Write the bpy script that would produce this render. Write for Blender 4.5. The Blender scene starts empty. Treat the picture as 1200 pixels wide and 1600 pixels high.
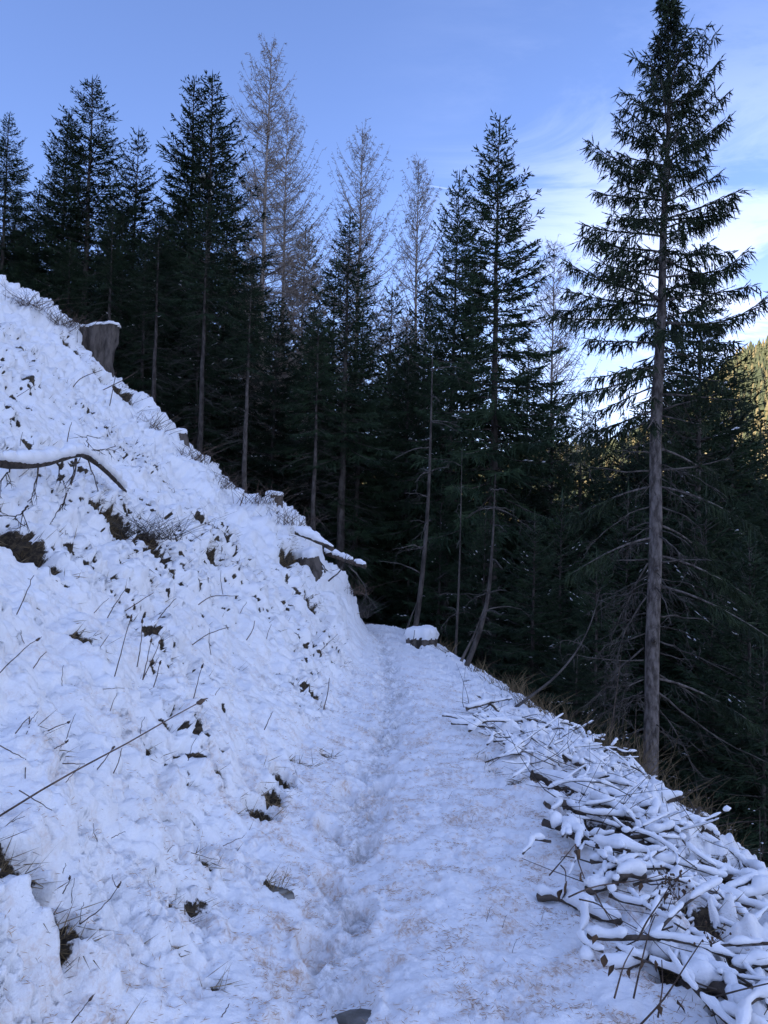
import bpy, math, random
import numpy as np
from mathutils import Vector, Matrix

# ------------------------------------------------------------------ camera, sky, sun, exposure
scene = bpy.context.scene
col = scene.collection
EYE = Vector((0.0, 0.0, 1.6))
PITCH, ROLL, FPX = math.radians(2.0), math.radians(1.5), 1232.0
cam_data = bpy.data.cameras.new('camera')
cam = bpy.data.objects.new('camera', cam_data)
col.objects.link(cam)
cam_data.sensor_fit = 'VERTICAL'
cam_data.angle = 2 * math.atan(800 / FPX)
cam_data.clip_start, cam_data.clip_end = 0.05, 9000
CAM_R = Matrix.Rotation(math.pi / 2 + PITCH, 3, 'X') @ Matrix.Rotation(ROLL, 3, 'Z')
cam.matrix_world = Matrix.Translation(EYE) @ CAM_R.to_4x4()
scene.camera = cam

SUN_EL, SUN_AZ = math.radians(24), math.radians(-126)      # azimuth clockwise from +Y
sun_dir = Vector((math.sin(SUN_AZ) * math.cos(SUN_EL), math.cos(SUN_AZ) * math.cos(SUN_EL), math.sin(SUN_EL)))
sd = bpy.data.lights.new('sun', 'SUN')
sd.energy, sd.angle, sd.color = 4.2, math.radians(0.5), (1.0, 0.89, 0.72)
sun = bpy.data.objects.new('sun', sd)
col.objects.link(sun)
sun.rotation_euler = sun_dir.to_track_quat('Z', 'Y').to_euler()

world = bpy.data.worlds.new('World')
scene.world = world
world.use_nodes = True


class NT:
    """small node-tree helper"""
    def __init__(self, tree):
        self.t = tree
        tree.nodes.clear()

    def n(self, typ, ins=None, **kw):
        nd = self.t.nodes.new(typ)
        for k, v in kw.items():
            setattr(nd, k, v)
        for k, v in (ins or {}).items():
            if isinstance(v, bpy.types.NodeSocket):
                self.t.links.new(v, nd.inputs[k])
            else:
                nd.inputs[k].default_value = v
        return nd

    def math(self, op, a, b=0.0, c=None, clamp=False):
        ins = {0: a, 1: b}
        if c is not None:
            ins[2] = c
        return self.n('ShaderNodeMath', ins, operation=op, use_clamp=clamp).outputs[0]

    def step(self, v, lo, hi, a=0.0, b=1.0):
        return self.n('ShaderNodeMapRange', {0: v, 1: lo, 2: hi, 3: a, 4: b},
                      interpolation_type='SMOOTHSTEP').outputs[0]

    def mix(self, f, a, b, blend='MIX'):
        nd = self.n('ShaderNodeMix', None, data_type='RGBA', blend_type=blend)
        for i, v in ((0, f), (6, a), (7, b)):
            if isinstance(v, bpy.types.NodeSocket):
                self.t.links.new(v, nd.inputs[i])
            else:
                nd.inputs[i].default_value = v if i == 0 else (*v, 1.0)
        return nd.outputs[2]

    def noise(self, vec, scale, detail=4.0, rough=0.55, dist=0.0):
        return self.n('ShaderNodeTexNoise', {'Vector': vec, 'Scale': scale, 'Detail': detail,
                                             'Roughness': rough, 'Distortion': dist}).outputs[0]


SKY_STRENGTH = 0.12
w = NT(world.node_tree)
sky = w.n('ShaderNodeTexSky', sky_type='NISHITA', sun_disc=False, sun_elevation=SUN_EL, sun_rotation=SUN_AZ,
          altitude=1500, air_density=1.0, dust_density=0.6, ozone_density=2.2)
tc = w.n('ShaderNodeTexCoord')
sep = w.n('ShaderNodeSeparateXYZ', {0: tc.outputs['Generated']})
dx, dy, dz = sep.outputs
zz = w.math('MAXIMUM', w.math('ADD', dz, 0.10), 0.04)
flat = w.n('ShaderNodeCombineXYZ', {0: w.math('DIVIDE', dx, zz), 1: w.math('DIVIDE', dy, zz), 2: 0.0}).outputs[0]
rot = w.n('ShaderNodeMapping', {'Vector': flat, 'Rotation': (0, 0, math.radians(38)), 'Scale': (0.75, 1.25, 1)}).outputs[0]
wisps = w.noise(rot, 1.5, 9, 0.63, 0.9)
banks = w.noise(flat, 0.55, 2, 0.5, 0.3)
# cirrus sheet, its unseen south and overhead cover added to brighten the snow; its ragged edge crosses the view from the right
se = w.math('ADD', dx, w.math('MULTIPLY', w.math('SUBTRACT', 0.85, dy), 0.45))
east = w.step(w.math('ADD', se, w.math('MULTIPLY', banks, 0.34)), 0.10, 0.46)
low = w.math('MAXIMUM', w.step(dz, 0.56, 0.26, 0.08), w.math('MAXIMUM', w.step(se, 0.6, 1.2), w.step(dz, 0.62, 0.90, 0.0, 0.55)))  # the overhead share lies above the frame, added to lighten the path
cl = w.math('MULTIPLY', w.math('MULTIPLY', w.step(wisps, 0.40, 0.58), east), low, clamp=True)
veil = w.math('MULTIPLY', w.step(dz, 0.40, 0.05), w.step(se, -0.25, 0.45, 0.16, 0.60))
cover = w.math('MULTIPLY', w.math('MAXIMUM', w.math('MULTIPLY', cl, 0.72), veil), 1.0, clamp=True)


def ray(px, py):
    """unit direction in the world of a point of the 1200 x 1600 photograph"""
    return (CAM_R @ Vector(((px - 600) / FPX, (800 - py) / FPX, -1.0))).normalized()


def contrail(p, q, wd):
    a, b = ray(*p), ray(*q)
    nrm, mid = a.cross(b).normalized(), (a + b).normalized()
    half = math.acos(max(-1, min(1, a.dot(b)))) / 2
    d1 = w.n('ShaderNodeVectorMath', {0: tc.outputs['Generated'], 1: nrm}, operation='DOT_PRODUCT').outputs[1]
    d2 = w.n('ShaderNodeVectorMath', {0: tc.outputs['Generated'], 1: mid}, operation='DOT_PRODUCT').outputs[1]
    return w.math('MULTIPLY', w.step(w.math('ABSOLUTE', d1), wd, wd * 0.3),
                  w.step(d2, math.cos(half), math.cos(half * 0.6)))


trail = w.math('MULTIPLY', contrail((640, 285), (960, 338), 0.0011), 0.22)
cover = w.math('MAXIMUM', cover, trail)
skyc = w.mix(1.0, sky.outputs[0], (0.99, 0.965, 1.20), 'MULTIPLY')
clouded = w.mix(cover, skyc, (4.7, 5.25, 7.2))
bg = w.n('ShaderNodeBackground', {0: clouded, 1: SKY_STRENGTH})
w.n('ShaderNodeOutputWorld', {0: bg.outputs[0]})

vs = scene.view_settings
vs.view_transform, vs.look, vs.gamma, vs.use_curve_mapping = 'Standard', 'None', 1.0, False
vs.exposure = 1.25
scene.render.engine = 'CYCLES'
scene.cycles.max_bounces = 5
scene.cycles.diffuse_bounces = 3
scene.cycles.use_denoising = True

# ------------------------------------------------------------------ helpers
rng = np.random.default_rng(7)


def _h(ix, iy, seed):
    ix, iy = ix.astype(np.int64), iy.astype(np.int64)
    v = (ix * 374761393 + iy * 668265263 + seed * 1274126177) & 0xFFFFFFFF
    v = ((v ^ (v >> 13)) * 1274126177) & 0xFFFFFFFF
    v = ((v ^ (v >> 16)) * 2246822519) & 0xFFFFFFFF
    return ((v ^ (v >> 15)) & 0xFFFFFF) / float(0xFFFFFF)


_pm = np.random.default_rng(1234)
PERM = np.concatenate([_pm.permutation(4096)] * 2).astype(np.int32)
_ga = _pm.uniform(0, 2 * np.pi, 4096)
GRAD_X, GRAD_Y = np.cos(_ga).astype(np.float32), np.sin(_ga).astype(np.float32)


def vnoise(x, y, seed=0):
    """gradient noise, about -0.7..0.7"""
    x, y = np.asarray(x, float), np.asarray(y, float)
    x, y = np.broadcast_arrays(x, y)
    gx, gy = np.floor(x), np.floor(y)
    fx, fy = (x - gx).astype(np.float32), (y - gy).astype(np.float32)
    ix, iy = (gx.astype(np.int32) + seed * 131) & 4095, (gy.astype(np.int32) + seed * 57) & 4095
    u, v = fx * fx * fx * (fx * (fx * 6 - 15) + 10), fy * fy * fy * (fy * (fy * 6 - 15) + 10)
    a0, a1 = PERM[ix], PERM[ix + 1]

    def g(a, oy, dx, dy):
        k = PERM[a + ((iy + oy) & 4095)]
        return GRAD_X[k] * dx + GRAD_Y[k] * dy
    n00, n10 = g(a0, 0, fx, fy), g(a1, 0, fx - 1, fy)
    n01, n11 = g(a0, 1, fx, fy - 1), g(a1, 1, fx - 1, fy - 1)
    n0, n1 = n00 + u * (n10 - n00), n01 + u * (n11 - n01)
    return n0 + v * (n1 - n0)


def fbm(x, y, seed=0, octv=4, rough=0.5):
    s, a, f = 0, 1.0, 1.0
    for k in range(octv):
        s = s + a * vnoise(x * f + 17.3 * k, y * f - 9.1 * k, seed + k)
        a *= rough
        f *= 2.03
    return s


def worley(x, y, seed=0):
    """distance to the nearest of the jittered cell points"""
    x, y = np.asarray(x, float), np.asarray(y, float)
    ix, iy = np.floor(x), np.floor(y)
    best = np.full(x.shape, 9.0)
    for ox in (-1, 0, 1):
        for oy in (-1, 0, 1):
            cx, cy = ix + ox, iy + oy
            d = (cx + _h(cx, cy, seed) - x) ** 2 + (cy + _h(cx, cy, seed + 5) - y) ** 2
            best = np.minimum(best, d)
    return np.sqrt(best)


def puffs(x, y, seed=0, soft=5):
    """rounded cushions of differing size, with gaps between them: 0..1"""
    x, y = np.asarray(x, float), np.asarray(y, float)
    ix, iy = np.floor(x), np.floor(y)
    acc = np.zeros(x.shape)
    for ox in (-1, 0, 1):
        for oy in (-1, 0, 1):
            cx, cy = ix + ox, iy + oy
            d2 = (cx + _h(cx, cy, seed) - x) ** 2 + (cy + _h(cx, cy, seed + 5) - y) ** 2
            r = 0.50 + 0.45 * _h(cx, cy, seed + 9)
            acc += ((0.35 + 0.65 * _h(cx, cy, seed + 13)) * np.clip(1 - d2 / r ** 2, 0, 1) ** 0.75) ** soft
    return acc ** (1.0 / soft)


def holes(x, y, seed, p):
    """scattered small openings; p (an array) is the share of the cells that have one"""
    ix, iy = np.floor(x), np.floor(y)
    acc = np.zeros(x.shape)
    for ox in (-1, 0, 1):
        for oy in (-1, 0, 1):
            cx, cy = ix + ox, iy + oy
            d = np.hypot(cx + _h(cx, cy, seed) - x, cy + _h(cx, cy, seed + 5) - y)
            r = 0.13 + 0.32 * _h(cx, cy, seed + 9) ** 2
            acc = np.maximum(acc, np.where(_h(cx, cy, seed + 21) < p, np.clip((1.25 - d / r) / 0.5, 0, 1), 0))
    return acc * acc * (3 - 2 * acc)


def sm(v, lo, hi):
    t = np.clip((np.asarray(v, float) - lo) / (hi - lo), 0, 1)
    return t * t * (3 - 2 * t)


def mesh_np(name, V, faces, mats, midx=None, smooth=True, attrs=None):
    """faces: list of integer arrays (n x 3 or n x 4)"""
    me = bpy.data.meshes.new(name)
    V = np.asarray(V, np.float32).reshape(-1, 3)
    faces = [np.asarray(f, np.int32) for f in (faces if isinstance(faces, list) else [faces]) if len(f)]
    me.vertices.add(len(V))
    me.vertices.foreach_set('co', V.ravel())
    li = np.concatenate([f.ravel() for f in faces])
    tot = np.concatenate([np.full(len(f), f.shape[1], np.int32) for f in faces])
    me.loops.add(len(li))
    me.loops.foreach_set('vertex_index', li)
    me.polygons.add(len(tot))
    st = np.zeros(len(tot), np.int32)
    st[1:] = np.cumsum(tot)[:-1]
    me.polygons.foreach_set('loop_start', st)
    me.polygons.foreach_set('loop_total', tot)
    for m in (mats if isinstance(mats, (list, tuple)) else [mats]):
        me.materials.append(m)
    if midx is not None:
        me.polygons.foreach_set('material_index', np.asarray(midx, np.int32))
    if smooth:
        me.polygons.foreach_set('use_smooth', np.ones(len(tot), bool))
    for k, a in (attrs or {}).items():
        at = me.attributes.new(k, 'FLOAT', 'POINT')
        at.data.foreach_set('value', np.asarray(a, np.float32).ravel())
    me.update(calc_edges=True)
    me.validate()
    return me


def link(name, me, parent=None, loc=None):
    o = bpy.data.objects.new(name, me)
    col.objects.link(o)
    if parent is not None:
        o.parent = parent
    if loc is not None:
        o.location = loc
    return o


def tag(o, label=None, cat=None, group=None, kind=None):
    for k, v in (('label', label), ('category', cat), ('group', group), ('kind', kind)):
        if v:
            o[k] = v
    return o


def thing(name, label, cat, loc=(0, 0, 0), rz=0.0, sc=1.0, group=None):
    o = bpy.data.objects.new(name, None)
    col.objects.link(o)
    o.empty_display_size = 0.2
    o.location = loc
    o.rotation_euler = (0, 0, rz)
    o.scale = (sc, sc, sc) if isinstance(sc, (int, float)) else sc
    return tag(o, label, cat, group)


class MB:
    """collects vertices and faces of one mesh, with a material slot per face"""
    def __init__(self):
        self.V, self.T, self.Q, self.mt, self.mq, self.n = [], [], [], [], [], 0

    def add(self, V, F, m=0):
        V, F = np.asarray(V, float).reshape(-1, 3), np.asarray(F, int)
        if len(F) == 0:
            return
        self.V.append(V)
        (self.T if F.shape[1] == 3 else self.Q).append(F + self.n)
        (self.mt if F.shape[1] == 3 else self.mq).append(np.full(len(F), m))
        self.n += len(V)

    def mesh(self, name, mats, smooth=True, shift=None):
        V = np.concatenate(self.V)
        if shift is not None:
            V = V - np.asarray(shift)
        fs, mi = [], []
        if self.T:
            fs.append(np.concatenate(self.T)); mi += self.mt
        if self.Q:
            fs.append(np.concatenate(self.Q)); mi += self.mq
        return mesh_np(name, V, fs, mats, np.concatenate(mi), smooth)


def tube(P, R, sides=6, zscale=1.0, cap=True, rseed=None, rough=0.0):
    """a tapered tube along the points P; closed by its end points"""
    P = np.asarray(P, float)
    R = np.broadcast_to(np.asarray(R, float), (len(P),)).copy()
    T = np.gradient(P, axis=0)
    T /= np.linalg.norm(T, axis=1)[:, None] + 1e-9
    ref = np.array([0, 0, 1.0]) if abs(T[0, 2]) < 0.8 else np.array([1.0, 0, 0])
    A = np.cross(T, ref); A /= np.linalg.norm(A, axis=1)[:, None] + 1e-9
    B = np.cross(A, T)
    ang = np.arange(sides) / sides * 2 * np.pi
    rr = R[:, None] * np.ones((1, sides))
    if rough:
        q = np.random.default_rng(rseed or 0)
        rr = rr * (1 + rough * q.uniform(-1, 1, rr.shape))
    V = P[:, None, :] + rr[..., None] * (np.cos(ang)[None, :, None] * A[:, None, :]
                                         + np.sin(ang)[None, :, None] * B[:, None, :] * zscale)
    n = len(P)
    i, j = np.meshgrid(np.arange(n - 1), np.arange(sides), indexing='ij')
    F = np.stack([i * sides + j, i * sides + (j + 1) % sides, (i + 1) * sides + (j + 1) % sides, (i + 1) * sides + j], -1).reshape(-1, 4)
    V = V.reshape(-1, 3)
    if cap:
        k = len(V)
        V = np.concatenate([V, P[:1] - T[:1] * R[0] * 0.3, P[-1:] + T[-1:] * R[-1] * 0.6])
        j = np.arange(sides)
        c0 = np.stack([(j + 1) % sides, j, np.full(sides, k), np.full(sides, k)], -1)
        c1 = np.stack([(n - 1) * sides + j, (n - 1) * sides + (j + 1) % sides, np.full(sides, k + 1)], -1)
        return V, F, c0[:, :3], c1
    return V, F, None, None


def add_tube(mb, P, R, sides=6, m=0, **k):
    V, F, c0, c1 = tube(P, R, sides, **k)
    mb.add(V, F, m)
    if c0 is not None:
        base = mb.n - len(V)
        mb.T += [c0 + base, c1 + base]
        mb.mt += [np.full(len(c0), m), np.full(len(c1), m)]


def blades(P, D, L, W, q, cross=True, mid=0.45):
    """N slim diamonds (two crossing ones each) from P along D"""
    P, D = np.asarray(P, float), np.asarray(D, float)
    n = len(P)
    D = D / (np.linalg.norm(D, axis=1)[:, None] + 1e-9)
    r = q.normal(size=(n, 3))
    A = np.cross(D, r); A /= np.linalg.norm(A, axis=1)[:, None] + 1e-9
    B = np.cross(D, A)
    L, W = np.broadcast_to(L, n)[:, None], np.broadcast_to(W, n)[:, None]
    tip, md = P + D * L, P + D * L * mid
    out, idx = [], []
    for X in ((A, B) if cross else (A,)):
        out.append(np.stack([P, md + X * W, tip, md - X * W], 1))
    V = np.concatenate(out).reshape(-1, 3)
    b = np.arange(len(V) // 4)[:, None] * 4
    return V, np.concatenate([b + [0, 1, 2], b + [0, 2, 3]])


# ------------------------------------------------------------------ materials
def new_mat(name):
    m = bpy.data.materials.new(name)
    m.use_nodes = True
    return m, NT(m.node_tree)


def finish(nt, color, rough=0.7, bump=None, bstr=0.3, bdist=0.02, spec=0.3, **extra):
    ins = {'Base Color': color if isinstance(color, bpy.types.NodeSocket) else (*color, 1), 'Roughness': rough,
           'Specular IOR Level': spec}
    ins.update(extra)
    if bump is not None:
        ins['Normal'] = nt.n('ShaderNodeBump', {'Height': bump, 'Strength': bstr, 'Distance': bdist}).outputs[0]
    p = nt.n('ShaderNodeBsdfPrincipled', ins)
    nt.n('ShaderNodeOutputMaterial', {0: p.outputs[0]})


SNOW_A, SNOW_B = (0.95, 0.95, 0.95), (0.92, 0.915, 0.91)


def snow_ground(name):
    m, t = new_mat(name)
    pos = t.n('ShaderNodeNewGeometry').outputs['Position']
    bare = t.n('ShaderNodeAttribute', attribute_name='bare').outputs['Fac']
    litter = t.n('ShaderNodeAttribute', attribute_name='litter').outputs['Fac']
    ice = t.n('ShaderNodeAttribute', attribute_name='trodden').outputs['Fac']
    snow = t.mix(t.noise(pos, 3.0, 3), SNOW_A, SNOW_B)
    # fallen larch needles lie in and on the snow as a patchy straw-coloured stain
    strands = t.step(t.noise(t.n('ShaderNodeMapping', {'Vector': pos, 'Scale': (1, 0.55, 1)}).outputs[0], 42, 5, 0.75, 0.6), 0.44, 0.62)
    patch = t.step(t.noise(pos, 4.2, 6, 0.70), 0.45, 0.66)
    snow = t.mix(t.math('MULTIPLY', t.math('MULTIPLY', t.math('ADD', t.math('MULTIPLY', strands, 0.72), 0.16), patch), litter, clamp=True),
                 snow, (0.56, 0.37, 0.24))
    icy = t.step(t.noise(pos, 26, 5, 0.7), 0.40, 0.62)
    snow = t.mix(t.math('MULTIPLY', icy, ice, clamp=True), snow, (0.50, 0.485, 0.475))
    soil = t.mix(t.step(t.noise(pos, 38, 4, 0.7), 0.35, 0.7), (0.020, 0.015, 0.011), (0.095, 0.07, 0.04))
    edge = t.math('ADD', bare, t.math('MULTIPLY', t.math('SUBTRACT', t.noise(pos, 60, 4, 0.7), 0.5), 0.55))
    bm = t.step(edge, 0.42, 0.58)
    c = t.mix(bm, snow, soil)
    bump = t.math('ADD', t.math('MULTIPLY', t.noise(pos, 55, 5, 0.62), 1.0), t.math('MULTIPLY', t.noise(pos, 210, 2), 0.35))
    finish(t, c, 0.72, bump, 0.55, 0.016, 0.25)
    return m


def simple(name, a, b, scale, rough=0.8, bumpscale=None, bstr=0.5, bdist=0.01, stretch=(1, 1, 1), detail=5, lo=0.35, hi=0.65, coord='Object', rand=0.0):
    m, t = new_mat(name)
    v = t.n('ShaderNodeTexCoord').outputs[coord]
    v = t.n('ShaderNodeMapping', {'Vector': v, 'Scale': stretch}).outputs[0]
    nz = t.noise(v, scale, detail, 0.62)
    c = t.mix(t.step(nz, lo, hi), a, b)
    if rand:
        r = t.n('ShaderNodeObjectInfo').outputs['Random']
        hsv = t.n('ShaderNodeHueSaturation', {'Color': c, 'Value': t.math('MULTIPLY_ADD', r, rand, 1 - rand / 2)})
        c = hsv.outputs[0]
    finish(t, c, rough, t.noise(v, bumpscale or scale * 2, 5, 0.65), bstr, bdist)
    return m


M = {}
M['snowground'] = snow_ground('snow_over_grass')
M['snow'] = simple('fresh_snow', SNOW_B, SNOW_A, 6, 0.7, 45, 0.5, 0.012)
M['soil'] = simple('forest_litter', (0.018, 0.014, 0.010), (0.05, 0.038, 0.026), 3, 0.95, 20, 0.8, 0.05)
M['bark'] = simple('spruce_bark', (0.045, 0.037, 0.031), (0.125, 0.107, 0.093), 9, 0.9, 22, 0.9, 0.02, (1, 1, 0.35), rand=0.4)
M['hero_bark'] = simple('scaly_spruce_bark', (0.065, 0.054, 0.046), (0.23, 0.20, 0.18), 16, 0.9, 34, 1.0, 0.03, (1, 1, 0.4))
M['larch'] = simple('larch_twig_bark', (0.27, 0.225, 0.185), (0.48, 0.41, 0.35), 5, 0.9, 22, 0.4, 0.01, (1, 1, 0.4), rand=0.2)
M['needle'] = simple('spruce_needles', (0.014, 0.029, 0.014), (0.044, 0.075, 0.034), 1.7, 0.6, 12, 0.1, 0.01, rand=0.5)
M['needle2'] = simple('spruce_needles_near', (0.016, 0.028, 0.013), (0.052, 0.078, 0.034), 3.5, 0.55, 12, 0.1, 0.01)
M['deadwood'] = simple('dead_twig_wood', (0.042, 0.036, 0.031), (0.125, 0.11, 0.097), 6, 0.9, 40, 0.5, 0.006)
M['branchwood'] = simple('weathered_branch_bark', (0.030, 0.023, 0.018), (0.11, 0.085, 0.066), 14, 0.9, 45, 0.8, 0.006, rand=0.5)
M['stumpwood'] = simple('stump_wood', (0.038, 0.031, 0.026), (0.155, 0.13, 0.11), 7, 0.9, 24, 1.0, 0.03, (1, 1, 0.28))
M['cutwood'] = simple('cut_stump_face', (0.17, 0.12, 0.075), (0.30, 0.22, 0.14), 14, 0.85, 50, 0.4, 0.004)
M['stalk'] = simple('dry_stalk', (0.045, 0.030, 0.022), (0.15, 0.10, 0.07), 20, 0.85, 60, 0.2, 0.002, rand=0.4)
M['straw'] = simple('dead_grass', (0.10, 0.07, 0.035), (0.27, 0.20, 0.11), 3, 0.85, 50, 0.2, 0.002, coord='Object')
M['leaf'] = simple('withered_leaf', (0.035, 0.022, 0.014), (0.11, 0.065, 0.035), 18, 0.7, 60, 0.4, 0.002, rand=0.6)
M['leafgreen'] = simple('fading_green_leaf', (0.07, 0.075, 0.022), (0.16, 0.15, 0.05), 20, 0.65, 60, 0.4, 0.002)
M['rock'] = simple('grey_path_stone', (0.11, 0.10, 0.085), (0.25, 0.235, 0.21), 9, 0.85, 30, 0.8, 0.01)
M['larchneedle'] = simple('fallen_larch_needles', (0.34, 0.20, 0.11), (0.54, 0.36, 0.22), 4, 0.8, 40, 0.1, 0.001)
M['farland'] = simple('sunlit_far_hillside', (0.22, 0.185, 0.09), (0.33, 0.27, 0.14), 0.03, 0.95, 0.2, 0.3, 0.5)
M['farwood'] = None

# ------------------------------------------------------------------ the lie of the land
def zp(y):
    """height of the footpath"""
    y = np.asarray(y, float)
    return -0.025 * np.clip(y - 2.5, 0, 16) - 0.03 * np.clip(y - 19, 0, 30)


def turn(y):
    """how far the contour has swung left round the spur"""
    q = np.clip(np.asarray(y, float) - 16.5, 0, None)
    return np.where(q < 9, 0.055 * q ** 2, 0.055 * 81 + 0.99 * (q - 9))


XT = (np.array([-40, -6, 0, 3, 6, 10, 17, 30]), np.array([-0.9, -0.75, -0.6, -0.56, -0.42, -0.30, -0.30, -0.30]))
XS = (np.array([-40, -6, 3, 6, 9.6, 12.5, 17, 19, 30]), np.array([1.8, 1.8, 1.88, 1.8, 1.65, 1.33, 0.83, 0.93, 1.1]))
TRACK = (np.array([-9, 2.65, 4.4, 6, 7.9, 12, 16, 20, 24]), np.array([-.2, -.15, -.14, .0, .14, .12, .0, -.6, -2.5]))


def xt(y):
    return np.interp(y, *XT) - turn(y) + 0.05 * vnoise(np.asarray(y) * 1.1, np.asarray(y) * 0, 31)


def xs(y):
    return np.interp(y, *XS) - turn(y) + 0.10 * vnoise(np.asarray(y) * 0.8, np.asarray(y) * 0, 32)


def base(x, y):
    """smooth ground height"""
    x, y = np.asarray(x, float), np.asarray(y, float)
    a, b, z = xt(y), xs(y), zp(y)
    s = a - x
    rnd = np.interp(y, [2, 8, 16], [0.30, 0.22, 0.10])          # the foot of the bank runs out softly into the path
    s = 0.5 * (s + np.sqrt(s * s + rnd * rnd)) - 0.15 * rnd * np.exp(-(s / 0.5) ** 2)
    s = np.clip(s, 0, None)
    steep = np.interp(y, [0, 3, 7, 12, 16, 22], [0.40, 0.40, 0.40, 0.70, 0.95, 0.7])
    wid = np.interp(y, [0, 7, 12, 16], [0.5, 0.5, 0.7, 0.85])
    up = s * 0.81 + steep * wid * (1 - np.exp(-s / wid)) * 1.0
    up = np.where(s > 60, up - 0.0009 * (s - 60) ** 2 * (s < 400), up)
    up = up + 0.35 * vnoise(x / 3.1, y / 3.1, 3) * sm(s, 0.3, 3) + 1.2 * vnoise(x / 14, y / 14, 4) * sm(s, 9, 22)
    d = np.clip(x - b, 0, None)
    dn = 0.95 * (d - 0.45 * (1 - np.exp(-d / 0.45)))
    dn = np.where(dn > 15, 15 + 17 * (1 - np.exp(-(dn - 15) / 17)), dn)
    shoulder = 0.20 * sm(x, b - 1.35, b + .1)
    dn = dn + 0.5 * vnoise(x / 4, y / 4, 6) * sm(d, 1.0, 5)
    heap = 0.11 * np.exp(-((x - b + 0.45) / 0.5) ** 2) * sm(y, 2.0, 3.0) * sm(y, 8.5, 6.0)
    bump = 0
    for bx, by, wx_, wy_, hh in ((-1.55, 14.0, .75, 1.5, .72), (-7.6, 16.4, .6, 1.2, .30), (-6.75, 16.2, .50, 1.1, .50), (-5.7, 16.2, .45, 1.0, -.08), (-4.7, 15.9, .4, 1.0, .12),
                                 (-3.3, 15.7, .5, 1.2, -.20), (-2.5, 15.2, .35, 1.0, .12), (-.75, 15.2, .3, .8, .22)):
        bump = bump + hh * np.exp(-((x - bx) / wx_) ** 2 - ((y - by) / wy_) ** 2)
    return z + up - dn - shoulder + heap + bump


def bdir(x, y):
    """direction in which the snow cover swells: out of the bank, up from the path"""
    s = sm(xt(y) - x, -0.1, 0.45)
    r = sm(x - xs(y), 0.0, 1.2)
    nx = 0.62 * s + 0.55 * r
    return nx, np.zeros_like(nx), np.sqrt(1 - nx ** 2)


def hit(px, py, tmax=40):
    """where the line of sight through a point of the photograph meets the ground"""
    d = np.array(ray(px, py))
    t = np.linspace(0.8, tmax, 6000)
    P = np.array(EYE)[None] + t[:, None] * d[None]
    below = P[:, 2] < base(P[:, 0], P[:, 1])
    k = int(np.argmax(below)) if below.any() else len(t) - 1
    return P[k]


def at(px, py, depth):
    """the point of that line of sight at a depth in metres along the path"""
    d = np.array(ray(px, py))
    return np.array(EYE) + d * depth / d[1]


def dome(f, r=0.72):
    return np.sqrt(np.clip(1 - (f / r) ** 2, 0, 1))


# bare spots: (photo x, photo y, half-width across, half-width along the path, depth of the hollow)
SPOTS = []
for px, py, rx, ry, dp in ((412, 1258, .09, .13, .13), (428, 1236, .07, .16, .10), (442, 1208, .08, .15, .12), (30, 1352, .17, .12, .07), (75, 1390, .11, .08, .06), (110, 1440, .09, .06, .05),
                           (60, 1425, .13, .05, .07), (15, 1335, .06, .05, .05), (10, 810, .35, .30, .14), (45, 838, .30, .16, .12),
                           (175, 812, .20, .25, .12), (215, 835, .35, .22, .14), (220, 903, .16, .10, .08), (140, 990, .08, .08, .07),
                           (490, 945, .22, .35, .15), (470, 862, .22, .35, .2), (500, 872, .16, .35, .2), (455, 873, .2, .3, .15),
                           (178, 600, .5, .4, .2), (192, 612, .3, .4, .2), (110, 540, .3, .3, .12),
                           (330, 825, .3, .15, .1), (360, 880, .3, .15, .1), (345, 872, .2, .2, .1), (530, 905, .2, .4, .15), (545, 925, .15, .4, .12), (470, 1185, .08, .06, .05), (510, 1180, .05, .05, .06),
                           (755, 1187, .10, .08, .08), (770, 1205, .05, .05, .06), (803, 1226, .05, .05, .05), (890, 1218, .22, .16, .14), (905, 1285, .26, .14, .15), (950, 1300, .2, .13, .14),
                           (430, 1388, .07, .035, .015), (330, 1535, .04, .03, .05), (325, 1330, .05, .05, .06), (985, 1330, .22, .13, .15), (1015, 1345, .2, .14, .15),
                           (1080, 1530, .2, .11, .14), (1065, 1500, .14, .09, .12), (1150, 1390, .25, .16, .15), (1120, 1340, .22, .15, .15), (1090, 1430, .16, .1, .12), (1180, 1470, .18, .12, .13), (1165, 1590, .14, .09, .12), (80, 1150, .06, .05, .05)):
    g = hit(px, py)
    SPOTS.append((g[0], g[1], rx, ry, dp))
FEET = []
_y = 2.5
k_ = 0
while _y < 17:
    FEET.append((float(np.interp(_y, *TRACK)) + (0.10 if k_ % 2 else -0.10) + rng.uniform(-.03, .03), _y, rng.uniform(-.25, .25), rng.uniform(.045, .07)))
    _y += rng.uniform(0.24, 0.42)
    k_ += 1


HEAP_MOUNDS = 1.0      # clumps of snow that half bury the heap; 0 gives the surface the branches themselves lie on
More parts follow.
